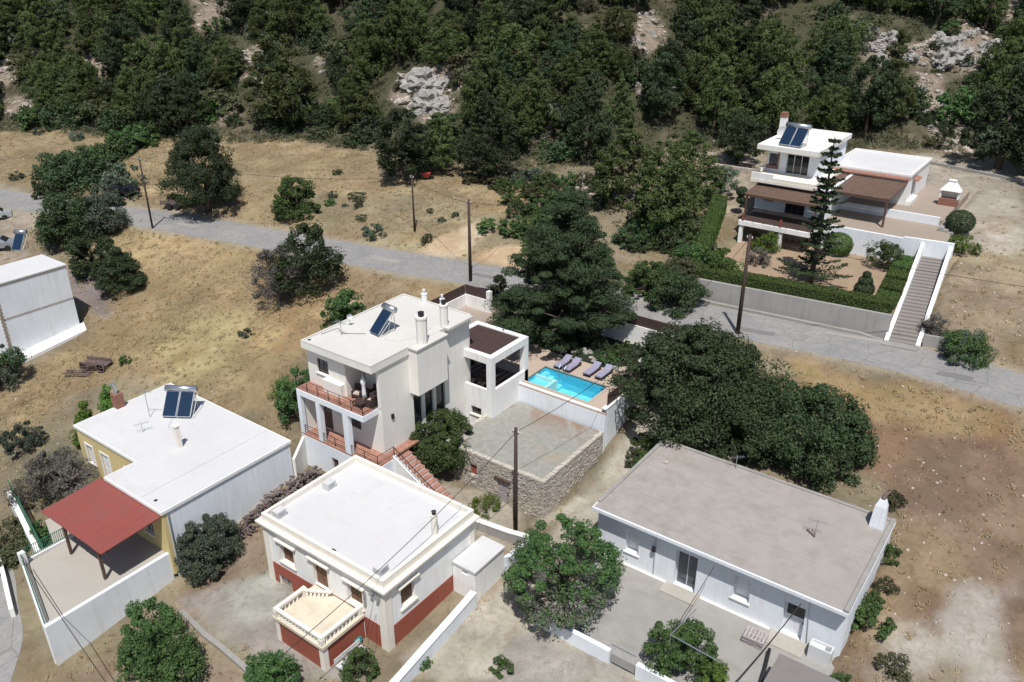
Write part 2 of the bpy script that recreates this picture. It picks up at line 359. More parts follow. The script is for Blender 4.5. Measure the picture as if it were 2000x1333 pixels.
LANE = [(-24.3, 61), (-23.6, 55), (-23.4, 48), (-23, 42), (-22.6, 36), (-22.6, 31), (-23, 27), (-24, 21), (-25, 14), (-27, 5)]
PADS = [(-48.8, -42.0, 13.4, 21.2, .9), (-21.0, -5.7, 30.5, 46.9, -.05), (-43, -25.6, 46.8, 58.7, 4.2), (-45.8, -38.5, 44, 57.2, 4.8), (-28.5, -10, 67.2, 82, 7.9), (-30, -12, 82, 102, 10.2), (-43.2, -35.4, 33, 44.2, 1.0), (-36, -33, 33, 38, 1.0),
        (-34.3, -25.8, 38.8, 46.6, .2), (-34.1, -27.3, 47.0, 50.9, 2.7)]
def terr(a, b, fine=True):
    a = np.atleast_1d(np.asarray(a, float)); b = np.atleast_1d(np.asarray(b, float))
    u, v = ab2uv(a, b); vf = np.interp(u, FU, FV)
    uc = np.clip(u, -95, 72); vc = np.clip(np.minimum(v, vf), 24, 200); ac, bc = uv2ab(uc, vc)
    z = np.empty(a.shape)
    for i in range(0, a.size, 20000):
        s = slice(i, i+20000); r2 = (ac[s, None]-CP[None, :, 0])**2+(bc[s, None]-CP[None, :, 1])**2
        z[s] = _phi(r2)@_w[:_n]+_w[_n]
    d = np.maximum(0, v-vf); hill = .60*(d-3*(1-np.exp(-d/3.)))
    hill = np.where(d > 75, .60*72+(d-75)*.35, hill)
    z = z+hill
    k = sstep(d, 0, 12)
    if fine:
        z = z+fbm(a, b, 9, 3)*(.12+1.5*k)+fbm(a, b, 2.2, 8, 3)*(.07+.55*k)
    rd = segdist(a, b, ROAD); t = sstep(rd, 2.9, 5.5)
    z = 6.42*(1-t)+z*t
    rd = segdist(a, b, LANE); t = sstep(rd, .8, 2.0)
    if fine: z = z-(1-t)*fbm(a, b, 9, 3)*.08
    for x0, x1, y0, y1, zt in PADS:
        ins = (a > x0) & (a < x1) & (b > y0) & (b < y1); z = np.where(ins, np.minimum(z, zt), z)
    fs = (b-67.35)/14.65; ins = (a > -13.0-.6*fs) & (a < -9.2-1.2*fs) & (fs > -.03) & (fs < 1.02); z = np.where(ins, np.minimum(z, 6.1+fs*2.7), z)
    return z
def tz(a, b): return float(terr(a, b)[0])
_tt = np.concatenate([np.linspace(28, 75, 240), np.linspace(75.3, 210, 360)])
def G(px, py):
    """where the view ray of a photo pixel meets the ground"""
    d = ray(px, py); d = d/np.hypot(d[0], d[1]); a = d[0]*_tt; b = d[1]*_tt
    z = terr(a, b); h = CH+d[2]*_tt-z; i = int(np.argmax(h < 0)) if (h < 0).any() else len(_tt)-1
    i = max(i, 1); t = _tt[i-1]+(_tt[i]-_tt[i-1])*h[i-1]/(h[i-1]-h[i]+1e-9)
    return float(d[0]*t), float(d[1]*t)
def sdist(a, b, poly):
    d = segdist(a, b, poly+[poly[0]]); ins = np.zeros(a.shape, bool); n = len(poly)
    for i in range(n):
        x0, y0 = poly[i]; x1, y1 = poly[(i+1) % n]
        c = ((y0 > b) != (y1 > b)) & (a < (x1-x0)*(b-y0)/(y1-y0+1e-12)+x0); ins ^= c
    return np.where(ins, d, -d)
# ground regions: (photo outline, colour, grass weight, feather, raggedness)
REG = [
 ([(0, 240), (250, 240), (500, 250), (730, 300), (900, 330), (1050, 370), (1000, 560), (700, 490), (300, 400), (0, 355)], (.47, .37, .22), 1., 1.5, 2.),
 ([(560, 370), (760, 380), (920, 400), (1060, 420), (1010, 560), (850, 500), (690, 470), (560, 440)], (.40, .34, .22), .8, 2., 3.),
 ([(0, 395), (60, 400), (110, 425), (60, 450), (60, 520), (0, 520)], (.52, .45, .35), .2, .6, 1.),
 ([(940, 430), (985, 445), (880, 510), (800, 500)], (.58, .47, .35), .0, .6, .5),
 ([(930, 500), (1020, 480), (1020, 545), (930, 520)], (.56, .42, .30), .0, .6, .8),
 ([(250, 430), (520, 470), (700, 520), (640, 640), (560, 760), (560, 860), (330, 740), (160, 760), (0, 900), (0, 760), (180, 650), (130, 520)], (.49, .37, .21), 1., 1.5, 1.5),
 ([(330, 600), (470, 620), (500, 740), (380, 760), (280, 700)], (.50, .42, .22), 1., 2., 2.),
 ([(120, 520), (200, 530), (210, 620), (150, 600)], (.34, .29, .27), .2, .8, 1.),
 ([(640, 520), (850, 550), (880, 600), (780, 590), (650, 600)], (.44, .35, .22), .8, .8, 1.),
 ([(0, 840), (130, 860), (200, 960), (100, 1010), (0, 980)], (.27, .25, .17), .5, 1., 1.5),
 ([(1560, 710), (2000, 800), (2000, 1333), (1640, 1333), (1760, 1030), (1700, 930)], (.31, .215, .155), .25, 1.2, 1.5),
 ([(1560, 710), (2000, 810), (2000, 870), (1750, 830), (1600, 780)], (.45, .33, .18), .9, .8, 1.2),
 ([(1640, 820), (1780, 850), (1760, 960), (1690, 940)], (.38, .25, .17), .3, 1., 1.5),
 ([(1660, 1060), (1760, 1020), (1880, 1080), (1920, 1160), (1800, 1200), (1700, 1333), (1640, 1333)], (.34, .25, .16), .5, 1., 1.5),
 ([(1760, 1215), (1900, 1170), (1910, 1240), (1960, 1333), (1850, 1333), (1790, 1290)], (.44, .405, .38), 0., 1.8, 4.),
 ([(1240, 820), (1215, 900), (1060, 1020), (1080, 1010), (1150, 1040), (1165, 1000), (1290, 870), (1330, 820)], (.60, .56, .49), .05, .5, .8),
 ([(985, 1180), (1040, 1200), (1060, 1240), (1280, 1333), (760, 1333), (900, 1250)], (.58, .55, .50), .0, .6, .8),
 ([(1000, 1240), (1180, 1280), (1230, 1333), (950, 1333)], (.38, .36, .34), .0, .6, 1.),
 ([(930, 1180), (990, 1060), (1010, 1040), (1040, 1200), (850, 1333), (780, 1333)], (.42, .33, .24), .1, .5, .7),
 ([(1130, 960), (1180, 900), (1200, 860), (1260, 830), (1250, 880), (1160, 980)], (.40, .36, .26), .3, .4, .6),
 ([(340, 1170), (500, 1110), (560, 1150), (700, 1280), (720, 1333), (560, 1333), (400, 1240)], (.37, .34, .32), .0, .3, .3),
 ([(420, 1130), (520, 1110), (560, 1190), (470, 1240)], (.44, .44, .42), .0, .5, .8),
 ([(250, 1290), (350, 1170), (410, 1110), (500, 1000), (520, 1060), (520, 1110), (350, 1170), (400, 1240), (470, 1333), (120, 1333)], (.38, .30, .22), .3, .5, .8),
 ([(620, 900), (1010, 990), (1010, 1080), (930, 1060), (870, 960), (700, 900)], (.44, .40, .34), .1, .4, .5),
 ([(1380, 300), (1480, 305), (1470, 420), (1400, 420)], (.44, .38, .31), .05, .8, 1.),
 ([(1780, 300), (2000, 330), (2000, 520), (1900, 500), (1820, 460)], (.45, .41, .36), .1, 1., 1.5),
 ([(1860, 480), (2000, 500), (2000, 740), (1790, 690)], (.44, .35, .24), .45, 1., 1.5),
 ([(1790, 680), (2000, 730), (2000, 755), (1800, 705)], (.50, .42, .33), .1, .4, .5),
 ([(1200, 570), (1300, 590), (1400, 600), (1400, 615), (1180, 590)], (.50, .34, .22), 0., .5, .6),
]
ROCKY = [[(775, 150), (830, 135), (890, 150), (885, 210), (880, 240), (800, 225), (765, 200)], [(1050, 245), (1080, 200), (1090, 210), (1075, 260), (1020, 270)], [(1130, 340), (1170, 335), (1230, 385), (1190, 390), (1120, 365)],
 [(1235, 165), (1310, 155), (1330, 185), (1260, 190)], [(1660, 50), (1800, 80), (1850, 55), (1920, 55), (1980, 110), (1940, 140), (1840, 130), (1700, 125), (1660, 100)], [(1780, 130), (1830, 150), (1860, 230), (1900, 300), (1820, 290), (1790, 200)],
 [(470, 90), (515, 85), (510, 160), (480, 150)], [(610, 110), (640, 110), (632, 160), (612, 150)], [(180, 115), (200, 115), (200, 150), (175, 140)], [(255, 105), (310, 115), (310, 140), (260, 130)], [(0, 115), (35, 125), (30, 165), (0, 165)], [(0, 180), (70, 195), (60, 230), (0, 225)],
 [(1255, 20), (1290, 20), (1300, 90), (1240, 120), (1230, 80)], [(1550, 120), (1600, 125), (1590, 150), (1550, 150)], [(430, 200), (470, 195), (480, 240), (410, 240)], [(380, 0), (460, 0), (440, 50), (390, 50)], [(1950, 0), (2000, 0), (2000, 40), (1960, 40)]]
REG = [(r[0], tuple(x*k for x, k in zip(r[1], (.57, .575, .62) if r[2] >= .2 else (.76, .76, .76))), *r[2:]) for r in REG]
_RP = [([G(*q) for q in r[0]], *r[1:]) for r in REG]
_RK = [[G(*q) for q in r] for r in ROCKY]
def paint(a, b):
    u, v = ab2uv(a, b); vf = np.interp(u, FU, FV)
    n = a.size; c = np.tile(np.array([.21, .18, .13]), (n, 1)); g = np.full(n, .5)
    nz = fbm(a, b, 4, 21, 4)
    for poly, col, gw, fe, rg in _RP:
        sd = sdist(a, b, poly)+nz*rg*1.6; m = sstep(sd, -fe, fe); c = c*(1-m[:, None])+np.array(col)*m[:, None]; g = g*(1-m)+gw*m
    # straw, brown and reddish mottling of the open ground
    f1 = fbm(a, b, 7, 71, 4)*(.5+.5*(g > .3)); f2 = fbm(a, b, 2.6, 81, 4); f3 = fbm(a, b, 12, 91, 3)
    c = c*(1+.30*np.clip(f1, -1, 1)+.30*np.clip(f2, -1, 1))[:, None]; mm = sstep(f3+f2*.5, .12, .45)[:, None]*.7*(g > .2)[:, None]; c = c*(1-mm)+c*np.array([1.22, 1.25, 1.22])*mm
    mm = sstep(f1-f2*.6, .15, .5)[:, None]*.6; c = c*(1-mm)+c*np.array([.92, .80, .70])*mm
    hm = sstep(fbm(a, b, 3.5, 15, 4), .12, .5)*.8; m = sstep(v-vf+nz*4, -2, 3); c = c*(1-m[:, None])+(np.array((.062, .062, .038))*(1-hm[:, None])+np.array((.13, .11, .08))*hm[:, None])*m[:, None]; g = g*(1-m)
    rk = np.zeros(n)
    for poly in _RK: rk = np.maximum(rk, sstep(sdist(a, b, poly)+nz*2.5, -.8, .8))
    c = c*(1-rk[:, None])+np.array((.235, .195, .165))*rk[:, None]
    ld = segdist(a, b, LANE)+nz*.5; m = (1-sstep(ld, 1.0, 2.1))*(b > 24)*(b < 58); wn = .86+.25*fbm(a, b, 1.1, 55, 3); c = c*(1-m[:, None])+np.array((.41, .38, .33))*(m*wn)[:, None]; g = g*(1-m*.9)
    # wheel-worn verge of the road
    rd = segdist(a, b, ROAD)+nz*.6; m = 1-sstep(rd, 2.9, 3.9); c = c*(1-m[:, None])+np.array((.31, .27, .22))*m[:, None]; g = g*(1-m)
    return c, g, rk
def groundmat():
    m, nt, bs = newmat('dry_ground'); at = nt.nodes.new('ShaderNodeAttribute'); at.attribute_name = 'tint'; p = wpos(nt)
    n1 = noise(nt, .55, 7, .68, p, .5); n2 = noise(nt, 3.2, 6, .7, p); n3 = noise(nt, .12, 4, .6, p)
    vo = nt.nodes.new('ShaderNodeTexVoronoi'); vo.inputs['Scale'].default_value = 2.6; vo.inputs['Randomness'].default_value = 1; nt.links.new(p, vo.inputs['Vector'])
    c = mixc(nt, ramp(nt, n1, .35, .65, 0, 1), mixc(nt, 1., at.outputs[0], (.80, .77, .72), 'MULTIPLY'), mixc(nt, 1., at.outputs[0], (1.14, 1.13, 1.1), 'MULTIPLY'))
    c = mixc(nt, ramp(nt, n2, .5, .72, 0, .55), c, mixc(nt, 1., at.outputs[0], (.52, .50, .46), 'MULTIPLY'))
    c = mixc(nt, ramp(nt, n3, .45, .62, 0, .35), c, mixc(nt, 1., at.outputs[0], (.86, .9, .74), 'MULTIPLY'))
    n4 = noise(nt, 1.1, 6, .72, p, .8); c = mixc(nt, ramp(nt, n4, .52, .68, 0, .55), c, mixc(nt, 1., at.outputs[0], (.58, .50, .42), 'MULTIPLY'))
    n5 = noise(nt, .3, 5, .65, p, 1.2); c = mixc(nt, ramp(nt, n5, .58, .7, 0, .45), c, mixc(nt, 1., at.outputs[0], (.74, .86, .60), 'MULTIPLY'))
    c = mixc(nt, ramp(nt, vo.outputs['Distance'], .09, .05, 0, .55), c, (.34, .31, .27))
    nt.links.new(c, bs.inputs['Base Color']); bs.inputs['Roughness'].default_value = .95; bs.inputs['Specular IOR Level'].default_value = .2
    bump(nt, bs, n2, .7, .08); return m
def grid_axis(segs):
    out = [segs[0][0]]
    for a, b, s in segs: out += list(np.linspace(a, b, int(round((b-a)/s))+1)[1:])
    return np.array(out)
ua = grid_axis([(-260, -120, 7), (-120, -92, 1.2), (-92, 78, .45), (78, 110, 1.2), (110, 260, 7)])
va = grid_axis([(-30, 20, 5), (20, 28, .8), (28, 112, .42), (112, 175, .8), (175, 400, 6)])
UU, VV = np.meshgrid(ua, va); ga, gb = uv2ab(UU.ravel(), VV.ravel()); gz = terr(ga, gb)
me = D.meshes.new('ground'); nu, nv = len(ua), len(va); me.vertices.add(nu*nv)
me.vertices.foreach_set('co', np.stack([ga, gb, gz], 1).ravel().astype(np.float32))
ii, jj = np.meshgrid(np.arange(nu-1), np.arange(nv-1)); q0 = (jj*nu+ii).ravel(); qd = np.stack([q0, q0+1, q0+nu+1, q0+nu], 1).ravel()
nf = q0.size; me.loops.add(nf*4); me.polygons.add(nf); me.loops.foreach_set('vertex_index', qd.astype(np.int32))
me.polygons.foreach_set('loop_start', np.arange(0, nf*4, 4, dtype=np.int32)); me.polygons.foreach_set('loop_total', np.full(nf, 4, dtype=np.int32))
me.update(calc_edges=True); me.polygons.foreach_set('use_smooth', [True]*nf)
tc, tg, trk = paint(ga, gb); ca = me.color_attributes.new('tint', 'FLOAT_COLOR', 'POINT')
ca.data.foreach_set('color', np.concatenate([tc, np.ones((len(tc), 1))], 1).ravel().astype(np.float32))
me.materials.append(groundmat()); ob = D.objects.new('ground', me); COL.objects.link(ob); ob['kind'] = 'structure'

def strip(name, line, wid, zf, mat, step=1.2, nx=6):
    """a road surface laid along a line, a little above the ground"""
    pts = [np.array(p, float) for p in line]; P = []
    for p, q in zip(pts[:-1], pts[1:]):
        k = max(1, int(np.hypot(*(q-p))/step)); P += [p+(q-p)*i/k for i in range(k)]
    P.append(pts[-1]); P = np.array(P)
    for _ in range(3): P[1:-1] = (P[:-2]+2*P[1:-1]+P[2:])/4
    T = np.gradient(P, axis=0); T /= np.linalg.norm(T, axis=1)[:, None]; N = np.stack([-T[:, 1], T[:, 0]], 1); m = M()
    for i, (p, n) in enumerate(zip(P, N)):
        ws = wid if not callable(wid) else wid(p)
        for j in range(nx+1):
            e = (j/nx-.5)*2; k = ws*(1+.035*math.sin(i*.9)*abs(e)+.03*math.sin(i*.37+e)); q = p+n*e*k
            m.v.append((q[0], q[1], zf(q[0], q[1])-(.0 if abs(e) < .99 else .03)))
    for i in range(len(P)-1):
        for j in range(nx): a = i*(nx+1)+j; m.f.append((a, a+1, a+nx+2, a+nx+1))
    return m.build(name, mat, smooth=True, kind='structure')
def asphalt():
    m, nt, bs = newmat('worn_grey_road'); p = wpos(nt)
    n1 = noise(nt, .35, 6, .65, p, .6); n2 = noise(nt, 2.5, 6, .75, p); n3 = noise(nt, .9, 5, .7, p, 2.)
    c = mixc(nt, ramp(nt, n1, .35, .65), (.225, .222, .222), (.285, .275, .265))
    c = mixc(nt, ramp(nt, n2, .5, .7, 0, .8), c, (.17, .165, .16)); c = mixc(nt, ramp(nt, n3, .57, .60, 0, .45), c, (.33, .315, .29)); c = mixc(nt, ramp(nt, n3, .495, .505, .35, 0), c, c)
    vo = nt.nodes.new('ShaderNodeTexVoronoi'); vo.feature = 'DISTANCE_TO_EDGE'; vo.inputs['Scale'].default_value = .33; nt.links.new(p, vo.inputs['Vector'])
    c = mixc(nt, ramp(nt, vo.outputs['Distance'], .012, .0, 0, .8), c, (.14, .135, .13))
    nt.links.new(c, bs.inputs['Base Color']); bs.inputs['Roughness'].default_value = .85; bump(nt, bs, n2, .3, .02); return m
X['asphalt'] = asphalt()
strip('road', ROAD, ROADW, lambda a, b: 6.455+.0*a, X['asphalt'])
ST = [(-66, 16.5), (-58, 14.6), (-52, 12.9), (-47, 10.9), (-43.5, 8.5), (-40, 5.0)]
def road_patch(name, pts, z, mat):
    rp = random.Random(len(pts)*7+int(pts[0][0])); P = []
    for p, q in zip(pts, pts[1:]+pts[:1]):
        for i in range(4): P.append((p[0]+(q[0]-p[0])*i/4+rp.uniform(-.07, .07), p[1]+(q[1]-p[1])*i/4+rp.uniform(-.07, .07)))
    m = M(); m.quad(*[(x, y, z) for x, y in P]); return m.build(name, mat, kind='structure')
X['patch_dark'] = roofmat('dark_tar_patch', (.25, .245, .24), (.32, .31, .30), .6, 1.5); X['patch_pale'] = roofmat('dusty_gravel_spill', (.46, .43, .395), (.40, .37, .33), .7, 1.2)
for (x, y, l, w_, k) in ((-96, 49.3, 2.2, .8, 0), (-84, 52.0, 3.0, .7, 1), (-70, 54.6, 1.8, 1.1, 0), (-58, 57.0, 3.4, .9, 1), (-47, 59.4, 2.4, .7, 0), (-36, 60.8, 4.0, .6, 0), (-31.5, 63.2, 2.2, .8, 1), (-21, 62.7, 3.0, .8, 0), (-14, 66.3, 4.4, .5, 1), (-6, 64.0, 2.4, .9, 0), (3, 65.3, 3.2, .6, 1), (6, 62.4, 2.0, .8, 0)):
    road_patch('road_patch', [(x-l/2, y-w_/2), (x+l/2, y-w_/2+.18*l), (x+l/2, y+w_/2+.18*l), (x-l/2, y+w_/2)], 6.461, X['patch_pale' if k else 'patch_dark'])
strip('street', ST, 2.4, lambda a, b: tz(a, b)+.05, X['asphalt'], .8)
# ------------------------------------------------------------------ buildings
def body(t, a0, a1, b0, b1, z0, z1, mat, th=.28, ops={}, name='wall', label=None):
    m = M()
    m.wall(front(b0), a0, a1, z0, z1, th, ops.get('front', ()))
    m.wall(right(a1), b0+th, b1-th, z0, z1, th, ops.get('right', ()))
    m.wall(back(b1), a0, a1, z0, z1, th, ops.get('back', ()))
    m.wall(left(a0), b0+th, b1-th, z0, z1, th, ops.get('left', ()))
    return m.build(name, mat, t, label=label)
def window(t, f, s0, s1, z0, z1, d=.16, kind='glass', name='window', sill=None, bars=1, fr='metal_white', label=None):
    w_ = .055
    m = M().fbox(f, s0, s1, d, d+.06, z0, z0+w_).fbox(f, s0, s1, d, d+.06, z1-w_, z1).fbox(f, s0, s0+w_, d, d+.06, z0+w_, z1-w_).fbox(f, s1-w_, s1, d, d+.06, z0+w_, z1-w_)
    for i in range(1, bars+1): x = s0+(s1-s0)*i/(bars+1); m.fbox(f, x-w_/2, x+w_/2, d, d+.06, z0+w_, z1-w_)
    fo = m.build(name, X[fr], t, label=label)
    M().fbox(f, s0+w_, s1-w_, d+.025, d+.04, z0+w_, z1-w_).build('pane', X[{'glass': 'glass', 'blue': 'glass_blue'}.get(kind, kind)], fo)
    if sill: M().fbox(f, s0-.1, s1+.1, -.09, -.002, z0-.07, z0+.015).fbox(f, s0+.003, s1-.003, -.002, d-.002, z0+.003, z0+.015).build('sill', X[sill], fo)
    return fo
def shutters(t, f, s0, s1, z0, z1, d=.2, mat='shutter', name='window', sill=None, hood=None, n=2):
    """a louvred pair of leaves in a recess"""
    fo = M().fbox(f, s0, s1, d+.03, d+.09, z1-.06, z1).fbox(f, s0, s0+.05, d+.03, d+.09, z0, z1-.06).fbox(f, s1-.05, s1, d+.03, d+.09, z0, z1-.06).build(name, X[mat], t)
    for i in range(n):
        a = s0+.05+(s1-s0-.1)*i/n; b = s0+.05+(s1-s0-.1)*(i+1)/n-.015; m = M().fbox(f, a, b, d+.05, d+.07, z0, z1-.06)
        k = int((z1-z0-.2)/.11)
        for j in range(k): z = z0+.1+j*.11; m.fbox(f, a+.05, b-.05, d+.02, d+.05, z, z+.06)
        m.build('shutter', X[mat], fo)
    if sill: M().fbox(f, s0-.12, s1+.12, -.12, -.002, z0-.09, z0+.015).fbox(f, s0+.003, s1-.003, -.002, .2, z0+.003, z0+.015).build('sill', X[sill], fo)
    if hood: M().fbox(f, s0-.28, s1+.28, -.22, -.002, z1+.14, z1+.24).fbox(f, s0-.2, s1+.2, -.12, -.002, z1+.06, z1+.14).build('window_hood', X[hood], fo)
    return fo
def door(t, f, s0, s1, z0, z1, d=.2, mat='shutter', glass=None, label=None):
    m = M().fbox(f, s0, s1, d, d+.06, z0, z1)
    for (u0, u1) in ((.12, .46), (.56, .9)):
        for s in (.14, .56): a = s0+(s1-s0)*s; b = s0+(s1-s0)*(s+.3); m.fbox(f, a, b, d-.02, d, z0+(z1-z0)*u0, z0+(z1-z0)*u1)
    o = m.build('door', X[mat], t, label=label); M().fbox(f, s1-.14, s1-.08, d-.06, d, z0+.95, z0+1.05).build('handle', X['metal_dark'], o)
    if glass: M().fbox(f, s0+.12, s1-.12, d-.035, d-.022, z0+(z1-z0)*.56, z0+(z1-z0)*.93).build('pane', X[glass], o)
    return o
def rim(m, a0, a1, b0, b1, z0, z1, w_):
    m.box(a0, b0, z0, a1, b0+w_, z1); m.box(a0, b1-w_, z0, a1, b1, z1); m.box(a0, b0+w_, z0, a0+w_, b1-w_, z1); m.box(a1-w_, b0+w_, z0, a1, b1-w_, z1); return m
def solar(loc, rz, label, n=1, tankr=.24, s=1.0, tilt=45):
    t = thing('solar_water_heater', label, 'solar water heater', loc, rz, None)
    wd = 1.0*s; L = 1.9*s; c, sn = math.cos(math.radians(tilt)), math.sin(math.radians(tilt)); T = wd*n+.05*(n-1)
    for i in range(n):
        x0 = -T/2+i*(wd+.05); m = M(); nn = len(m.v)
        def P(x, u, h): return (x, -L*c/2+u*c-h*sn, .12+u*sn+h*c)
        def slab(m, xa, xb, u0, u1, h0, h1):
            n0 = len(m.v); m.v += [P(xa, u0, h0), P(xb, u0, h0), P(xb, u1, h0), P(xa, u1, h0), P(xa, u0, h1), P(xb, u0, h1), P(xb, u1, h1), P(xa, u1, h1)]
            m.f += [tuple(n0+k for k in q) for q in ((0, 3, 2, 1), (4, 5, 6, 7), (0, 1, 5, 4), (1, 2, 6, 5), (2, 3, 7, 6), (3, 0, 4, 7))]
        slab(m, x0, x0+wd, 0, L, 0, .09); cf = m.build('collector', X['tank'], t, local=True)
        g = M(); slab(g, x0+.04, x0+wd-.04, .04, L-.04, .091, .098); g.build('collector_glass', X['solar'], cf, local=True)
    top = P(0, L, 0); ty = top[1]+.12; tz_ = top[2]+.18
    M().tube([(-T/2-.12, ty, tz_), (T/2+.12, ty, tz_)], tankr*s, 14).build('tank', X['tank'], t, True, local=True)
    f = M()
    for x in (-T/2+.1, T/2-.1): f.beam((x, ty+.05, 0), (x, ty+.05, tz_), .04, .04); f.beam((x, -L*c/2, .02), (x, ty+.05, .02), .04, .04); f.beam((x, ty-.6, .02), (x, ty, tz_-.2), .03, .03)
    f.beam((-T/2+.1, ty+.05, .4), (T/2-.1, ty+.05, .4), .03, .03); f.build('stand', X['metal_grey'], t, local=True)
    M().tube([(T/2+.05, ty, tz_), (T/2+.2, ty-.2, tz_-.4), (T/2+.15, -L*c/2, .12)], .02, 5).build('pipe', X['metal_white'], t, local=True)
    return t
def antenna(loc, h, label, rz=0):
    t = thing('television_aerial', label, 'aerial', loc, rz)
    M().tube([(0, 0, 0), (0, 0, h)], .025, 6).build('mast', X['metal_grey'], t, local=True)
    b = M().beam((-.5, 0, h-.1), (.5, 0, h-.1), .02, .02)
    for i in range(7): x = -.48+i*.16; b.beam((x, -.3+.02*i, h-.1), (x, .3-.02*i, h-.1), .015, .015)
    b.build('aerial_boom', X['metal_grey'], t, local=True); return t
def dish(loc, rz, label, r=.35):
    t = thing('satellite_dish', label, 'satellite dish', loc, rz); m = M(); k = 16
    for i, (rr, d) in enumerate(((.02, 0), (r*.5, .03), (r*.8, .075), (r, .12))):
        for j in range(k): a = 2*math.pi*j/k; m.v.append((rr*math.cos(a), -d, .75+rr*math.sin(a)))
    for i in range(3):
        for j in range(k): m.f.append((i*k+j, i*k+(j+1) % k, (i+1)*k+(j+1) % k, (i+1)*k+j))
    m.build('reflector', X['metal_white'], t, True, local=True)
    M().tube([(0, .08, 0), (0, .08, .72)], .025, 6).beam((0, .08, .7), (0, 0, .75), .04, .04).build('mast', X['metal_grey'], t, local=True)
    M().tube([(0, -.05, .75-r*.9), (0, -.38, .72)], .012, 5).build('feed_arm', X['metal_grey'], t, local=True); return t

# ---- R: neoclassical house with red dado -------------------------------------
t = thing('neoclassical_house', 'white village house with brick-red dado, cream cornice and balustraded front porch', 'house', (-31, 28, 0))
A0, A1, B0, B1 = -36.1, -26.1, 24.0, 31.7
opsF = [(-34.75, -33.55, 2.1, 3.5), (-31.85, -30.65, 1.83, 3.6), (-29.0, -27.85, 2.1, 3.5), (-35.25, -34.05, .12, .85)]
opsR = [(25.25, 26.35, 2.15, 3.6)]
body(t, A0, A1, B0, B1, -.5, 4.32, X['white'], ops={'front': opsF, 'right': opsR})
m = M()
for s0, s1 in ((-35.64, -35.25), (-34.05, -31.75)): m.fbox(front(B0), s0, s1, -.03, -.002, -.5, 1.62)
m.fbox(front(B0), -35.25, -34.05, -.03, -.002, -.5, .12).fbox(front(B0), -35.25, -34.05, -.03, -.002, .85, 1.62).fbox(front(B0), -27.85, -26.56, -.03, -.002, -.5, 1.62)
m.fbox(front(B0), -31.75, -27.85, -.03, -.002, 1.85, 1.86)
m.fbox(right(A1), B0+.46, B1-.4, -.03, -.002, -.5, 1.5)
m.build('dado', X['red_dado'], t)
for f, c, s0, s1 in ((front, B0, -36.14, -35.64), (front, B0, -26.56, -26.04), (right, A1, B0-.06, B0+.46), (right, A1, B1-.4, B1)):
    M().fbox(f(c), s0, s1, -.07, -.003, -.5, 4.3).build('pilaster', X['cream_trim'], t)
M().fbox(front(B0), -35.64, -26.56, -.045, -.003, 4.02, 4.3).fbox(right(A1), B0+.46, B1-.4, -.045, -.003, 4.02, 4.3).build('frieze', X['cream_trim'], t)
m = M(); m.box(A0-.32, B0-.32, 4.42, A1+.32, B1+.25, 4.54); m.box(A0-.18, B0-.18, 4.325, A1+.18, B1+.14, 4.42); m.build('cornice', X['cream_trim'], t)
rim(M(), A0-.02, A1+.02, B0-.02, B1+.06, 4.545, 5.02, .22).build('parapet', X['cream_trim'], t)
M().box(A0+.2, B0+.2, 4.545, A1-.2, B1-.16, 4.66).build('roof', X['roof_white'], t)
f = front(B0)
shutters(t, f, -34.75, -33.55, 2.1, 3.5, sill='cream_trim', hood='cream_trim'); shutters(t, f, -29.0, -27.85, 2.1, 3.5, sill='cream_trim', hood='cream_trim')
d_ = door(t, f, -31.85, -30.65, 1.83, 3.6); M().fbox(f, -32.15, -30.35, -.25, -.002, 3.75, 3.85).fbox(f, -32.05, -30.45, -.12, -.002, 3.66, 3.75).build('door_hood', X['cream_trim'], d_)
shutters(t, right(A1), 25.25, 26.35, 2.15, 3.6, sill='cream_trim', hood='cream_trim')
window(t, f, -35.25, -34.05, .12, .85, kind='greywood', fr='shutter')
for s0, s1, z0, z1 in ((-34.75, -33.55, 2.1, 3.5), (-31.85, -30.65, 1.83, 3.6), (-29.0, -27.85, 2.1, 3.5)):
    M().fbox(f, s0-.14, s0, -.03, -.003, z0-.1, z1).fbox(f, s1, s1+.14, -.03, -.003, z0-.1, z1).fbox(f, s0-.14, s1+.14, -.03, -.003, z1, z1+.06).build('window_surround', X['cream_trim'], t)
M().box(-30.6, 24.3, 4.662, -30.3, 24.55, 4.70).build('roof_drain', X['metal_dark'], t)
for y in (26.6, 29.0): M().box(-35.85, y, 4.661, -26.35, y+.04, 4.672).build('roof_seam', X['roof_cream'], t)
# porch
P0, P1, Q0, Q1 = -31.7, -27.9, 20.95, 23.95
m = M().box(P0, Q0, -.4, P1, Q1, 1.62); po = m.build('porch', X['red_dado'], t)
M().box(P1-.3, Q0-.04, -.4, P1+.04, Q0+.3, 1.62).build('porch_pilaster', X['cream_trim'], po); M().box(P0-.04, Q0-.04, -.4, P0+.25, Q0+.25, 1.62).build('porch_pilaster', X['cream_trim'], po)
M().box(P0-.14, Q0-.14, 1.625, P1+.14, Q1, 1.82).build('porch_floor', X['porch'], po)
m = M().box(P0-.05, Q0-.08, 2.26, P1+.05, Q0+.14, 2.40).box(P1-.17, Q0+.14, 2.26, P1+.05, Q1-.3, 2.40).box(P0-.05, Q0+.14, 2.26, P0+.17, Q1-1.1, 2.40)
m.box(P1-.2, Q0-.1, 1.825, P1+.07, Q0+.17, 2.26).box(P0-.07, Q0-.1, 1.825, P0+.2, Q0+.17, 2.26).box(P1-.2, Q1-.3, 1.825, P1+.07, Q1-.03, 2.40).box(P0-.07, Q1-1.1, 1.825, P0+.2, Q1-.85, 2.40)
m.build('balustrade_rail', X['cream_trim'], po)
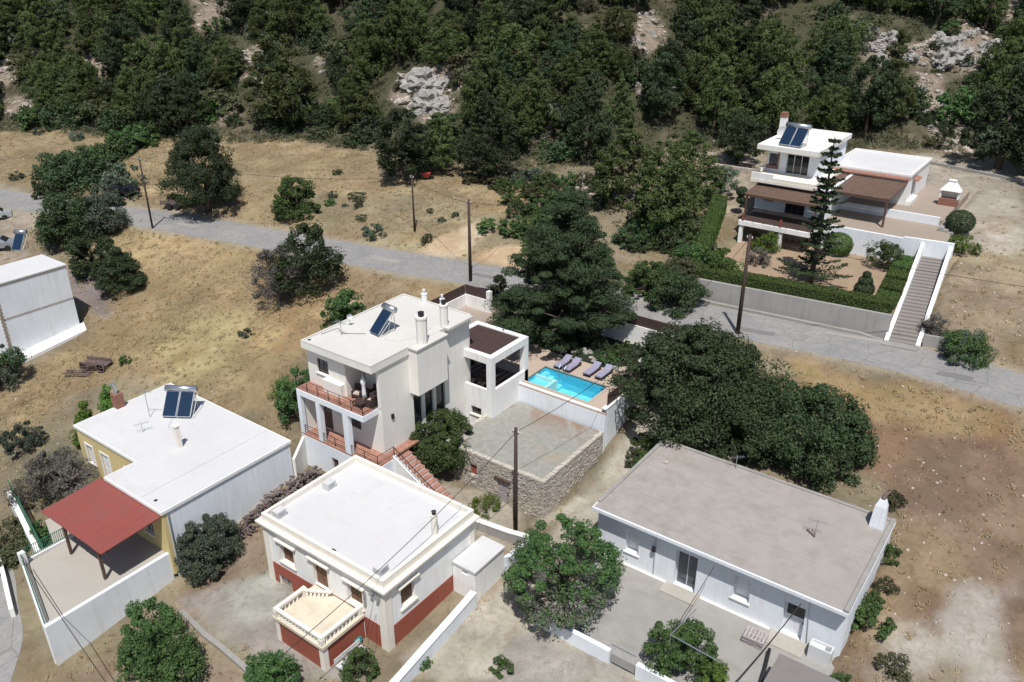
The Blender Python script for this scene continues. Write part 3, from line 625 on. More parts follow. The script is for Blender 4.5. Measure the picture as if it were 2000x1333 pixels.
bal = M().lathe((0, 0, 0), [(.07, 0), (.07, .05), (.035, .08), (.075, .18), (.06, .26), (.035, .33), (.06, .38), (.07, .43)], 8).mesh('baluster', X['cream_trim'])
bo = Vector(t.location)
for i in range(13): link('baluster', bal, po, Vector((P0+.35+i*(P1-P0-.7)/12, Q0+.03, 1.825))-bo)
for i in range(8): link('baluster', bal, po, Vector((P1-.06, Q0+.35+i*.29, 1.825))-bo)
for i in range(5): link('baluster', bal, po, Vector((P0+.06, Q0+.35+i*.29, 1.825))-bo)
for i in range(6): link('baluster', bal, po, Vector((P0+.3+i*.2, Q1-.95+i*.12, 1.825))-bo)
M().beam((P0+.15, Q1-1.0, 2.3), (P0+1.55, Q1-.2, 2.3), .14, .08).build('balustrade_rail', X['cream_trim'], po)
for i, (a, b, r) in enumerate(((-35.35, 24.75, 0), (-35.1, 28.5, 0), (-26.95, 24.75, 1))):
    v = M().box(a-.3, b-.34, 4.66, a+.22, b+.34, 5.15).build('roof_vent', X['roof_white'], t)
    M().box(a-.22 if r == 0 else a+.222, b-.22, 4.78, a+.228 if r == 0 else a+.235, b+.22, 5.05).build('grille', X['metal_grey'], v)
c = M().lathe((-26.8, 29.0, 4.66), [(.2, 0), (.2, 1.35), (.2, 1.36)], 14).build('chimney', X['cream_trim'], t, False)
M().lathe((-26.8, 29.0, 6.025), [(.1, 0), (.13, .1), (.1, .22), (.15, .23), (.02, .3)], 12).build('chimney_pot', X['metal_dark'], c)
M().box(-26.55, 23.7, 3.7, -26.3, 23.9, 3.87).build('floodlight', X['metal_grey'], t); l = M().box(-27.0, 23.7, 3.78, -26.75, 23.9, 3.95).build('floodlight', X['metal_grey'], t)
M().beam((-27.0, 23.88, 3.96), (-26.3, 23.88, 3.96), .04, .04).build('bracket', X['metal_grey'], l)
M().tube([(-27.6, 23.93, 3.5), (-27.6, 23.93, 2.6)], .09, 8).build('meter_box', X['metal_grey'], t)

t = thing('outhouse', 'small white flat-roofed outhouse built against the right side of the red-dado house', 'outhouse', (-25.2, 31, 0))
body(t, -26.04, -24.35, 29.6, 32.4, -.3, 2.5, X['white'], ops={'front': [(-25.35, -24.9, 2.05, 2.3)]})
M().box(-26.03, 29.52, 2.505, -24.27, 32.48, 2.64).build('roof', X['roof_white'], t); window(t, front(29.6), -25.35, -24.9, 2.05, 2.3, kind='glass', bars=0)

def polywall(name, label, pts, hs, th, mat, cap=None, capmat=None, z0=None, cat='wall', follow=True):
    """a wall along a path; hs = top heights above the ground (or absolute when follow is False)"""
    t = thing(name, label, cat, (pts[0][0], pts[0][1], tz(*pts[0])-.2)); m = M(); c = M(); P = []
    for (p, q, h0, h1) in zip(pts[:-1], pts[1:], hs[:-1], hs[1:]):
        k = max(1, int(math.hypot(q[0]-p[0], q[1]-p[1])/1.5)) if follow else 1
        P += [(p[0]+(q[0]-p[0])*i/k, p[1]+(q[1]-p[1])*i/k, h0+(h1-h0)*i/k) for i in range(k)]
    P.append((*pts[-1], hs[-1]))
    for p, q in zip(P[:-1], P[1:]):
        d = Vector((q[0]-p[0], q[1]-p[1])).normalized(); n = Vector((-d.y, d.x))*th/2; g0, g1 = tz(p[0], p[1]), tz(q[0], q[1])
        t0, t1 = (g0+p[2], g1+q[2]) if follow else (p[2], q[2]); e0, e1 = min(g0, t0)-.6, min(g1, t1)-.6
        poly = [(p[0]-n.x, p[1]-n.y), (q[0]-n.x, q[1]-n.y), (q[0]+n.x, q[1]+n.y), (p[0]+n.x, p[1]+n.y)]
        m.prism(poly, [e0, e1, e1, e0], [t0, t1, t1, t0])
        if cap: n2 = n*(1+cap/th*2); poly = [(p[0]-n2.x, p[1]-n2.y), (q[0]-n2.x, q[1]-n2.y), (q[0]+n2.x, q[1]+n2.y), (p[0]+n2.x, p[1]+n2.y)]; c.prism(poly, [t0+.002, t1+.002, t1+.002, t0+.002], [t0+.06, t1+.06, t1+.06, t0+.06])
    m.build('wall_face', mat, t)
    if cap: c.build('coping', capmat or mat, t)
    return t
polywall('garden_wall', 'low whitewashed wall running down the lane from the white outhouse', [(-24.3, 29.4), (-24.0, 25), (-23.6, 20.0)], [1.0, .95, .9], .35, X['white_cool'], .04)
polywall('yard_wall', 'short white wall continuing uphill behind the white outhouse', [(-24.35, 32.6), (-24.3, 35.4)], [1.3, 1.0], .3, X['white_cool'])
polywall('yard_wall', 'low pale wall between the red-dado house and the stone barn', [(-31.5, 34.6), (-28, 35.3), (-24.4, 35.6)], [.6, .7, .8], .35, X['rendered_wall'], .03, X['white'])

# ---- villa ------------------------------------------------------------------------
t = thing('villa', 'tall cream two-storey villa with tiled balcony, veranda bays and two roof chimneys', 'house', (-39.5, 39, 2))
va0, va1 = -42.95, -36.15; V0 = 34.45; VB = 44.0; cw = X['cream_wall']
M().wall(front(33.0), -43.1, -36.0, -.2, 3.45, .3, [(-40.1, -39.4, .9, 2.6)]).wall(right(-36.0), 33.3, 34.5, -.2, 3.45, .3).wall(left(-43.1), 33.3, VB, -.2, 3.45, .3).build('basement_wall', X['white_cool'], t)
door(t, front(33.0), -40.1, -39.4, .9, 2.6, mat='brown')
M().box(-43.0, 33.02, 3.455, -35.45, V0, 3.6).box(-36.14, V0, 3.455, -35.45, 37.2, 3.6).build('veranda_floor', X['terracotta'], t)
M().box(-36.0, 33.0, 1.0, -35.4, 34.6, 3.45).build('veranda_base', X['white_cool'], t)
m = M(); m.wall(front(V0), va0, va1, 3.6, 7.25, .25, [(-42.2, -41.25, 3.62, 6.2), (-39.55, -38.3, 4.75, 5.75), ])
m.wall(front(34.2), va0, -39.15, 7.3, 10.25, .25, [(-42.0, -40.85, 8.35, 9.5)]); m.wall(right(-39.15), 34.45, 35.9, 7.3, 10.25, .25); m.wall(front(35.9), -39.1, -36.4, 7.3, 10.25, .25, [(-38.0, -36.6, 7.32, 9.6)])
m.wall(right(va1), V0+.25, VB-.25, -.2, 7.25, .25, [(37.6, 38.5, 3.75, 6.8), (38.8, 39.7, 3.75, 6.8), (40.0, 41.0, 3.75, 6.8)]); m.wall(right(va1), 34.4, VB-.25, 7.25, 10.25, .25)
m.wall(back(VB), va0, va1, -.2, 10.25, .25); m.wall(left(va0), V0+.25, VB-.25, 3.45, 10.25, .25); m.wall(left(va0), 33.3, V0, 3.6, 6.75, .2)
m.build('wall', cw, t)
for s0, s1 in ((37.6, 38.5), (38.8, 39.7), (40.0, 41.0)): window(t, right(va1), s0, s1, 3.75, 6.8, bars=0, fr='brown')
door(t, front(V0), -42.2, -41.25, 3.62, 6.2, .1, 'brown', 'glass'); window(t, front(V0), -39.55, -38.3, 4.75, 5.75, .1, fr='brown')
window(t, front(34.2), -42.0, -40.85, 8.35, 9.5, .12, sill='white', fr='brown'); window(t, front(35.9), -38.0, -36.6, 7.32, 9.6, .08, name='balcony_door', bars=2, fr='brown')
M().box(-41.1, 33.78, 7.302, -39.3, 34.197, 8.25).build('planter', cw, t)
for s0, s1 in ((-43.1, -42.75), (-41.2, -40.8), (-38.5, -38.0)): M().box(s0, 33.0, 3.605, s1, 33.35, 6.745).build('column', X['white_cool'], t)
M().box(-43.1, 33.0, 6.75, -36.45, 34.44, 7.18).build('balcony_slab', X['white_cool'], t); M().box(-43.04, 33.06, 7.185, -36.5, 34.19, 7.3).box(-39.1, 34.2, 7.26, -36.5, 35.88, 7.298).build('balcony_floor', X['terracotta'], t)
M().box(-42.8, 33.65, 10.255, -36.02, 44.1, 10.72).build('roof_slab', X['cream_wall'], t)
m = rim(M(), -42.8, -36.02, 33.65, 44.1, 10.722, 10.84, .16).build('roof_rim', X['roof_cream'], t); M().box(-42.63, 33.82, 10.722, -36.19, 43.93, 10.78).build('roof', X['roof_cream'], t)
by = M().box(va1+.002, 37.3, 7.2, -35.3, 40.4, 10.72).build('bay', cw, t)
M().box(va1-.05, 37.2, 10.722, -35.2, 40.5, 10.8).build('bay_roof', X['roof_cream'], by)
def chimney(t, a, b, z, s, h, mat, pot='metal_dark', oct=True, name='chimney'):
    c = M().lathe((a, b, z), [(s/2*1.08, 0), (s/2*1.08, h*.92), (s/2*1.2, h*.93), (s/2*1.2, h)], 8).build(name, mat, t)
    M().lathe((a, b, z+h), [(s*.25, 0), (s*.3, .18), (s*.25, .3), (s*.33, .31), (s*.05, .4)], 12).build('chimney_pot', X[pot], c); return c
chimney(t, -35.72, 38.35, 10.8, .72, 2.0, cw); chimney(t, -36.25, 41.3, 10.78, .55, 1.75, cw)
a, b = Z(829, 590, 10.8); chimney(t, a, b, 10.75, .42, .75, X['white'], 'metal_white'); a, b = Z(864, 600, 10.2); chimney(t, a, b, 9.6, .36, 1.3, X['white'], 'metal_white')
M().box(va1-.1, 41.0, 10.72, -35.6, 43.8, 10.9).build('roof_step', X['roof_cream'], t)
M().tube([(-39.0, 38.3, 10.81), (-38.2, 37.2, 10.81), (-37.2, 37.6, 10.81), (-36.6, 38.9, 10.81), (-36.9, 40.6, 10.81)], .02, 5).build('roof_pipe', X['metal_white'], t)
M().tube([(-39.9, 37.1, 10.81), (-41.2, 36.2, 10.81), (-42.2, 36.6, 10.81), (-42.4, 35.2, 10.81)], .015, 5).build('roof_cable', X['cable'], t); M().box(-42.5, 34.0, 10.782, -42.3, 34.2, 10.80).build('roof_drain', X['metal_dark'], t)
def railing(t, pts, h=.85, mat='metal_dark', bars=.14, zoff=0, name='railing', th=.02):
    m = M()
    for p, q in zip(pts[:-1], pts[1:]):
        p = Vector(p); q = Vector(q); n = max(1, int((q-p).length/bars))
        m.beam(p+Vector((0, 0, h)), q+Vector((0, 0, h)), .045, .035); m.beam(p+Vector((0, 0, .1)), q+Vector((0, 0, .1)), .025, .02)
        for i in range(n+1): c = p+(q-p)*i/n; m.beam(c, c+Vector((0, 0, h)), th, th)
    return m.build(name, X[mat], t)
def wirerail(t, pts, h=.8, mat='metal_dark', name='railing'):
    m = M()
    for p, q in zip(pts[:-1], pts[1:]):
        p = Vector(p); q = Vector(q); n = max(1, round((q-p).length/1.1))
        for k in (1, .72, .46, .2): m.beam(p+Vector((0, 0, h*k)), q+Vector((0, 0, h*k)), .03 if k == 1 else .014, .03 if k == 1 else .014)
        for i in range(n+1): c = p+(q-p)*i/n; m.beam(c, c+Vector((0, 0, h)), .035, .035)
    return m.build(name, X[mat], t)
wirerail(t, [(-43.05, 34.4, 7.3), (-43.05, 33.04, 7.3), (-36.49, 33.04, 7.3), (-36.49, 34.38, 7.3)])
for s0, s1 in ((-42.75, -41.2), (-40.8, -38.5)): wirerail(t, [(s0, 33.1, 3.6), (s1, 33.1, 3.6)], .7)
wirerail(t, [(-38.0, 33.1, 3.6), (-35.5, 33.1, 3.6), (-35.5, 34.7, 3.6)], .75)
M().box(va1+.002, 35.3, 6.05, va1+.12, 35.5, 6.4).build('wall_lamp', X['metal_dark'], t)
# villa stairs down to the right
st = thing('garden_stairs', 'terracotta-tiled stairs descending from the villa veranda to the yard', 'stairs', (-35.4, 35, 1.2))
n = 12; sa0, sa1 = -35.4, -30.9
base = M()
for i in range(n):
    x0 = sa0+(sa1-sa0)*i/n; x1 = sa0+(sa1-sa0)*(i+1)/n; z = 3.6-(i+1)*(3.6-.9)/n
    base.box(x0, 34.75, -.1, x1, 36.0, z-.04)
    M().box(x0-.02, 34.72, z-.038, x1+.02, 36.03, z).build('step', X['terracotta'], st)
base.build('stair_base', X['white'], st)
M().prism([(sa0, 34.45), (sa1+.2, 34.45), (sa1+.2, 34.7), (sa0, 34.7)], [-.1]*4, [3.75, 1.05, 1.05, 3.75]).build('side_wall', X['white'], st)
railing(st, [(sa0, 34.57, 3.72), (sa1+.1, 34.57, 1.05)], .7, bars=.3)
# patio furniture on the balcony
def patio_chair(x, y, z, rz, label, cushion='cushion_pink'):
    t = thing('patio_armchair', label, 'armchair', (x, y, z), rz, 'dark rattan armchairs on the villa balcony')
    M().box(-.3, -.3, .12, .3, .28, .32).build('seat', X['fabric_dark'], t, local=True)
    for s in (-1, 1): M().box(s*.3-.05, -.3, 0, s*.3+.05, .3, .56).build('armrest', X['fabric_dark'], t, local=True)
    M().box(-.35, .28, 0, .35, .4, .85).build('backrest', X['fabric_dark'], t, local=True); M().box(-.24, -.28, .325, .24, .26, .42).build('cushion', X[cushion], t, local=True)
patio_chair(-38.5, 34.6, 7.3, .3, 'dark rattan armchair with pale cushion left of the closed parasol'); patio_chair(-36.95, 34.3, 7.3, -1.4, 'dark rattan armchair with pale cushion right of the closed parasol')
patio_chair(-37.5, 35.2, 7.3, 0, 'dark rattan armchair behind the closed parasol by the glass door')
t = thing('patio_table', 'low dark rattan table under the closed parasol on the villa balcony', 'table', (-37.45, 33.75, 7.3))
M().box(-.42, -.35, .38, .42, .35, .43).build('tabletop', X['fabric_dark'], t, local=True)
for sx in (-1, 1):
    for sy_ in (-1, 1): M().box(sx*.36-.03, sy_*.3-.03, 0, sx*.36+.03, sy_*.3+.03, .38).build('leg', X['fabric_dark'], t, local=True)
t = thing('closed_parasol', 'folded white parasol standing on the villa balcony', 'parasol', (-37.45, 34.2, 7.3))
M().tube([(0, 0, 0), (0, 0, 2.3)], .025, 8).build('pole', X['metal_white'], t, local=True)
M().lathe((0, 0, .55), [(.17, 0), (.15, .3), (.13, .6), (.12, .9), (.20, 1.15), (.16, 1.3), (.03, 1.62)], 14).build('canopy', X['parasol'], t, True, local=True)
M().lathe((0, 0, 0), [(.28, 0), (.28, .07), (.06, .1)], 14).build('base', X['concrete'], t, local=True)
a, b = Z(742, 648, 10.8); solar((a+.2, b, 10.78), math.radians(-8), 'single-panel solar heater with a grey tank on the cream villa roof', 1)
a, b = Z(667, 655, 10.8); antenna((a, b, 10.78), 1.1, 'thin aerial on the left edge of the cream villa roof'); 
a, b = Z(684, 636, 10.8); dish((a, b, 10.78), 1.0, 'small white dish on the left edge of the villa roof', .22)

# pergola wing
t = thing('covered_terrace', 'white concrete pergola with brown slatted roof beside the villa', 'pergola', (-36, 45.5, 4.6))
g0, g1, h0, h1 = -38.6, -33.55, 43.3, 48.0
M().wall(front(h0), va1+.01, g1, .6, 5.4, .25, [(-35.6, -34.6, 2.9, 3.6)]).wall(right(g1), h0+.25, h1, .6, 5.4, .25).build('base_wall', X['white'], t); window(t, front(h0), -35.6, -34.6, 2.9, 3.6, kind='glass', fr='brown', sill='cream_trim')
M().box(g0, h0+.252, 4.4, g1-.252, h1, 4.6).build('floor', X['brown'], t)
for x in np.linspace(g0+.3, g1-.6, 9): M().box(x, h0+.3, 4.602, x+.08, h1-.1, 4.61).build('floor_board', X['greywood'], t)
for (x, y) in ((g1-.5, h0), (g1-.5, h1-.45), (-37.85, h0), (-38.6, h1-.45)): M().box(x, y, 5.402 if y == h0 else 4.602, x+.5, y+.45, 7.6).build('column', X['white'], t)
rim(M(), g0, g1, h0, h1, 7.602, 8.2, .45).build('roof_beam', X['white'], t)
ns = 22; sl_ = M().box(0, 0, 0, (g1-g0-.9), (h1-h0-.9)/ns-.015, .05).mesh('roof_slat', X['brown_slat'])
for i in range(ns): link('roof_slat', sl_, t, Vector((g0+.45, h0+.45+i*(h1-h0-.9)/ns, 8.08))-t.location)
M().box(g0+.45, h0+.45, 7.9, g1-.45, h1-.45, 7.98).build('roof_panel', X['brown_slat'], t)
t = thing('dining_table', 'dark dining table under the brown slatted pergola', 'table', (-35.9, 45.3, 4.6))
M().box(-.8, -.5, .7, .8, .5, .75).build('tabletop', X['brown'], t, local=True)
for sx in (-1, 1):
    for sy_ in (-1, 1): M().box(sx*.7-.04, sy_*.42-.04, 0, sx*.7+.04, sy_*.42+.04, .7).build('leg', X['brown'], t, local=True)
dc = None
for i, (x, y, r, s) in enumerate(((-36.4, 44.5, 0, 'front left'), (-35.4, 44.5, 0, 'front right'), (-36.4, 46.1, math.pi, 'back left'), (-35.4, 46.1, math.pi, 'back right'))):
    L_ = 'pale-seated dining chair at the %s of the dark table under the pergola' % s
    if dc is None:
        dc = thing('dining_chair', L_, 'chair', (x, y, 4.6), r, 'dining chairs under the pergola')
        M().box(-.22, -.22, .42, .22, .22, .47).build('seat', X['cushion_pink'], dc, local=True); M().box(-.22, -.26, .47, .22, -.22, .95).build('backrest', X['fabric_dark'], dc, local=True)
        for sx in (-1, 1):
            for sy_ in (-1, 1): M().box(sx*.19-.02, sy_*.19-.02, 0, sx*.19+.02, sy_*.19+.02, .42).build('leg', X['fabric_dark'], dc, local=True)
    else: copy_tree(dc, (x, y, 4.6), r, label=L_)

# pool terrace
t = thing('pool_terrace', 'raised beige-paved pool terrace with white retaining walls', 'terrace', (-30, 50, 1.5))
a0, a1, b0, b1 = -34.2, -25.75, 46.75, 58.2; w0, w1, x0, x1 = -33.55, -27.7, 47.45, 50.45
dk = M().box(a0, b0, 4.45, a1, x0, 4.6).box(a0, x1, 4.45, a1, b1, 4.6).box(a0, x0, 4.45, w0, x1, 4.6).box(w1, x0, 4.45, a1, x1, 4.6).box(-38.6, 48.02, 4.4, a0, b1, 4.58).build('paving', X['deck'], t)
tile = None
M().wall(front(b0-.02), a0, a1, .4, 4.449, .25).wall(right(a1+.02), b0+.25, b1, .4, 4.95, .3).build('retaining_wall', X['white_cool'], t)
M().box(a0+.05, b0+.02, 4.602, a1-.4, b0+.28, 4.66).build('coping', X['white'], t)
M().box(a1-.32, b0-.05, 4.952, a1+.06, b1, 5.02).build('coping', X['white'], t)
sc_ = M().box(0, 0, 0, .05, .5, .95).mesh('screen_panel', X['brown_slat'])
for i in range(20): link('screen_panel', sc_, t, Vector((a1-.17, b0+.45+i*.52, 5.03))-t.location)
M().wall(front(b1), -38.6, a1+.3, 3.5, 6.4, .3).box(a1-.9, 53, 4.602, a1-.33, b1, 6.0).build('rear_wall', X['white'], t)
M().box(-38.6, b1+.1, 6.402, a1+.35, b1+.16, 7.3).build('rear_screen', X['brown_slat'], t)
t = thing('swimming_pool', 'small turquoise swimming pool with shallow steps on the beige terrace', 'swimming pool', (-30.6, 49, 3.2))
M().box(w0, x0, 3.0, w1, x1, 3.1).build('pool_floor', X['pooltile'], t)
M().box(w0-.06, x0-.06, 3.0, w0, x1+.06, 4.52).box(w1, x0-.06, 3.0, w1+.06, x1+.06, 4.52).box(w0, x0-.06, 3.0, w1, x0, 4.52).box(w0, x1, 3.0, w1, x1+.06, 4.52).build('pool_wall', X['pool_wall_shade'], t)
M().box(w0+.001, x0+.001, 3.102, -31.86, 49.0, 4.12).build('shallow_ledge', X['pooltile'], t)
M().box(-31.85, x0+.001, 3.1, -31.62, 49.25, 4.44).box(w0+.001, 49.002, 3.1, -31.86, 49.22, 4.44).build('ledge_divider', X['white'], t)
for i in range(4): M().box(w0+.002+i*.002, 49.23+i*.001, 3.101+i*.001, w0+1.7-i*.4, x1-.001-i*.001, 3.4+i*.25).build('pool_step', X['pooltile'], t)
M().box(w0+.001, x0+.001, 4.46, w1-.001, x1-.001, 4.475).build('water', X['water'], t)
rim(M(), w0-.22, w1+.22, x0-.22, x1+.22, 4.602, 4.64, .22).build('pool_coping', X['deck'], t)
m = M()
for x in (-32.0, -31.5): m.tube([(x, x1+.15, 4.62), (x, x1+.15, 5.2), (x, x1-.1, 5.35), (x, x1-.35, 5.1), (x, x1-.4, 4.2)], .022, 6)
m.build('handrail', X['metal_grey'], t)
# loungers
lg = None
for i, (px, py, L_) in enumerate(((1100, 708, 'lavender sun lounger in the tree shade, leftmost by the pool'), (1118, 714, 'lavender sun lounger, second from the left behind the pool'), (1157, 722, 'lavender sun lounger, left one of the sunlit pair'), (1180, 728, 'lavender sun lounger nearest the brown screen, rightmost of four'))):
    a, b = Z(px, py, 4.9)
    if lg is None:
        lg = thing('sun_lounger', L_, 'sun lounger', (a, b, 4.6), 0, 'sun loungers beside the pool')
        M().box(-.33, -.95, .2, .33, .95, .27).build('frame', X['fabric_dark'], lg, local=True)
        M().box(-.3, -.93, .272, .3, .35, .36).build('mattress', X['cushion'], lg, local=True)
        n0 = M(); n0.prism([(-.3, .36), (.3, .36), (.3, .93), (-.3, .93)], [.272, .272, .5, .5], [.36, .36, .62, .62]); n0.build('headrest', X['cushion'], lg, local=True)
        for sx in (-1, 1):
            for sy_ in (-.8, .8): M().box(sx*.28-.03, sy_-.03, 0, sx*.28+.03, sy_+.03, .2).build('leg', X['fabric_dark'], lg, local=True)
    else: copy_tree(lg, (a, b, 4.6), 0, label=L_)
# courtyard between villa and road
t = thing('entrance_courtyard', 'reddish paved courtyard behind the villa with white walls and brown screens', 'courtyard', (-42, 52, 5))
M().box(-45.6, 44.3, 4.9, -38.62, 56.9, 5.15).build('paving', X['redpave'], t)
M().wall(left(-45.9), 44.3, 55.2, 4.3, 6.35, .25).wall(back(55.45), -45.9, -43.3, 4.3, 6.35, .25).wall(back(56.95), -42.0, -38.6, 4.3, 6.35, .25).build('courtyard_wall', X['white'], t)
sp = M().box(0, 0, 0, .05, .5, .9).mesh('screen_panel', X['brown_slat']); sq = M().box(0, 0, 0, .5, .05, .9).mesh('screen_panel', X['brown_slat'])
for i in range(21): link('screen_panel', sp, t, Vector((-45.8, 44.3+i*.52, 6.37))-t.location)
for i in range(5): link('screen_panel', sq, t, Vector((-45.8+i*.51, 55.3, 6.37))-t.location)
M().box(-43.3, 55.2, 4.3, -42.9, 55.6, 7.2).build('gate_pillar', X['white'], t); M().box(-42.3, 56.6, 4.3, -41.95, 57, 7.2).build('gate_pillar', X['white'], t)
M().box(-44.0, 48.3, 5.152, -43.2, 51, 5.35).build('flower_bed', X['redpave'], t)

# ---- stone barn S --------------------------------------------------------------------
t = thing('stone_barn', 'old rubble-stone barn with flat weathered cement roof and grey plank door', 'barn', (-30, 42.6, .5))
s0, s1, u0, u1 = -34.3, -25.75, 38.75, 46.55; sz = 3.02
a, b, zz = -31.9, 0, 0
dop = [(-32.1, -31.45, 1.25, 2.15), (-29.65, -28.65, -.25, 1.85)]
body(t, s0, s1, u0, u1, -.6, sz, X['mortar'], .5, {'front': dop})
rng = random.Random(5); m = M(); cnt = 0
def stones(m, f, a, b, z0, z1, ops, rng):
    z = z0
    while z < z1-.05:
        h = rng.uniform(.11, .19); s = a-rng.random()*.2
        while s < b:
            w_ = rng.uniform(.13, .38); e0, e1 = max(a, s), min(b, s+w_-.03); zt = min(z+h-.03, z1)
            if e1-e0 > .06 and not any(o[0]-.02 < (e0+e1)/2 < o[1]+.02 and o[2]-.02 < (z+zt)/2 < o[3]+.02 for o in ops):
                d = rng.uniform(.02, .06); j = lambda k=.02: rng.uniform(-k, k); n = len(m.v)
                m.v += [f(e0, 0, z), f(e1, 0, z), f(e1, 0, zt), f(e0, 0, zt), f(e0+.02+j(), -d+j(), z+.02+j(.01)), f(e1-.02+j(), -d+j(), z+.02+j(.01)), f(e1-.02+j(), -d+j(), zt-.02+j(.01)), f(e0+.02+j(), -d+j(), zt-.02+j(.01))]
                m.f += [tuple(n+q for q in k) for k in ((4, 5, 6, 7), (0, 1, 5, 4), (1, 2, 6, 5), (2, 3, 7, 6), (3, 0, 4, 7))]
            s += w_
        z += h
    return m
stones(m, front(u0), s0, s1, -.5, sz, dop, rng); m2 = stones(M(), right(s1), u0, u1, -.2, sz, (), rng)
m.build('wall_stones', X['stone'], t, kind='stuff'); m2.build('wall_stones', X['stone'], t, kind='stuff')
rm = M(); 
for k in range(60):
    for (f, aa, bb) in ((front(u0), s0, s1), (right(s1), u0, u1), (left(s0), u0, u1)):
        q0 = aa+(bb-aa)*k/60; q1 = aa+(bb-aa)*(k+1)/60; rm.fbox(f, q0, q1-.01, -.05+rng.uniform(-.03, .03), .26+rng.uniform(-.05, .05), sz, sz+.13+rng.uniform(-.03, .05))
rm.build('roof_edge_stones', X['mortar'], t, kind='stuff')
M().box(s0+.2, u0+.2, sz-.1, s1-.22, u1, sz+.09).build('roof', X['roof_old'], t)
shutters(t, front(u0), -32.1, -31.45, 1.25, 2.15, .12, 'red_dado', n=1); door(t, front(u0), -29.65, -28.65, -.25, 1.85, .12, 'greywood'); M().fbox(front(u0), -29.85, -28.45, -.12, -.0, 1.86, 2.0).build('lintel', X['brown'], t)
M().box(-33.6, 39.5, sz+.1, -33.1, 40.0, sz+.32).build('roof_block', X['rock'], t)

# ---- grey-roofed long house G ---------------------------------------------------------
t = thing('long_house', 'long whitewashed house with a plain grey flat roof and deep-set doors', 'house', (-13.4, 42.5, 0))
ops = [(-19.05, -18.15, 1.1, 2.65), (-15.65, -14.25, .12, 2.85), (-11.95, -10.95, 1.15, 2.85), (-8.95, -7.75, .15, 2.5)]
body(t, -21.1, -5.6, 38.12, 47.0, -1.2, 3.74, X['white_cool'], .45, {'front': ops})
M().box(-21.2, 37.4, 3.742, -5.5, 47.1, 3.96).build('roof_slab', X['white_cool'], t)
M().box(-21.1, 37.52, 3.962, -5.78, 47.0, 4.0).build('roof', X['roof_grey'], t)
M().box(-5.78, 37.45, 3.962, -5.52, 47.05, 4.14).box(-21.18, 38.07, 3.962, -20.95, 47.0, 4.1).box(-20.95, 46.8, 3.962, -5.78, 47.05, 4.08).build('roof_rim', X['concrete'], t)
window(t, front(38.12), *ops[0], .4, 'door_grey', sill='white', bars=0); window(t, front(38.12), *ops[2], .4, 'door_grey', sill='white', bars=0)
dd = window(t, front(38.12), -15.65, -14.25, .12, 2.85, .38, 'blue', name='double_door', bars=1); door(t, front(38.12), *ops[3], .38, 'door_grey', 'glass')
M().fbox(front(38.12), -16.1, -13.8, -1.0, -.003, -.2, .22).build('door_step', X['concrete_pale'], t); M().fbox(front(38.12), -9.4, -7.3, -1.2, -.003, -.2, .2).build('door_step', X['concrete_pale'], t)
M().fbox(front(38.12), -20.9, -9.5, -.16, -.003, -.3, .16).build('plinth', X['cream_trim'], t)
m = M().tube([(-17.0, 38.07, 3.7), (-17.0, 38.07, .3)], .03, 6).tube([(-13.0+5.3, 38.07, 3.7), (-13.0+5.3+.3, 38.07, .3)], .02, 6); m.build('drainpipe', X['metal_grey'], t)
M().box(-17.12, 37.8, 2.2, -16.9, 37.93, 2.55).build('meter_box', X['metal_dark'], t)
c = M(); c.v += [(-6.75, 45.6, 3.9), (-5.9, 45.6, 3.9), (-5.9, 46.25, 3.9), (-6.75, 46.25, 3.9), (-6.65, 45.68, 5.5), (-6.0, 45.68, 5.5), (-6.0, 46.2, 5.5), (-6.65, 46.2, 5.5), (-6.5, 45.8, 5.95), (-6.15, 45.8, 5.95), (-6.15, 46.1, 5.95), (-6.5, 46.1, 5.95)]
c.f += [(0, 3, 2, 1)]
for k in (0, 4):
    for i in range(4): j = (i+1) % 4; c.f.append((k+i, k+j, k+4+j, k+4+i))
c.f.append((8, 9, 10, 11)); cc = c.build('chimney', X['white_cool'], t)
M().tube([(-6.33, 45.95, 5.95), (-6.25, 46.1, 6.25), (-6.05, 46.35, 6.4)], [.16, .12, .03], 8).build('cowl', X['rust'], cc)
for y in (40.4, 43.6): M().box(-20.9, y, 4.001, -5.85, y+.05, 4.012).build('roof_seam', X['rendered_wall'], t)
M().beam((-9.6, 43.0, 4.06), (-9.0, 42.6, 4.08), .1, .06).build('roof_debris', X['rust'], t); M().box(-19.9, 44.3, 4.0, -19.5, 44.6, 4.12).build('roof_debris', X['rock'], t)
a, b = Z(1437, 915, 4); antenna((a, b, 4.08), .9, 'white aerial at the back edge of the grey flat roof', .8)
a, b = Z(1592, 1045, 4); antenna((a, b, 4.0), 1.1, 'thin leaning aerial in the middle of the grey flat roof', .2)
pt = thing('front_yard', 'pale concrete yard in front of the long grey-roofed house', 'yard', (-13, 34, 0)); M().box(-20.7, 30.75, -.6, -5.6, 38.11, .13).build('paving', X['concrete'], pt)
polywall('yard_wall', 'flaking white yard wall left of the grey metal gate', [(-20.75, 30.6), (-15.75, 30.6)], [.95, .95], .3, X['white_cool'])
polywall('yard_wall', 'white yard wall right of the grey metal gate', [(-14.1, 30.6), (-5.6, 30.6)], [1.0, 1.0], .3, X['white_cool'])
t = thing('metal_gate', 'grey metal gate with white bars in the white yard wall', 'gate', (-14.9, 30.6, .1))
M().box(-15.65, 30.57, .15, -14.2, 30.61, .75).build('gate_panel', X['rendered_wall'], t)
bar = M().box(0, 0, 0, .03, .03, .75).mesh('gate_bar', X['metal_white'])
for i in range(12): link('gate_bar', bar, t, (-.72+i*.122, 0, .65))
M().box(-15.65, 30.56, 1.38, -14.2, 30.62, 1.43).build('gate_rail', X['metal_grey'], t)
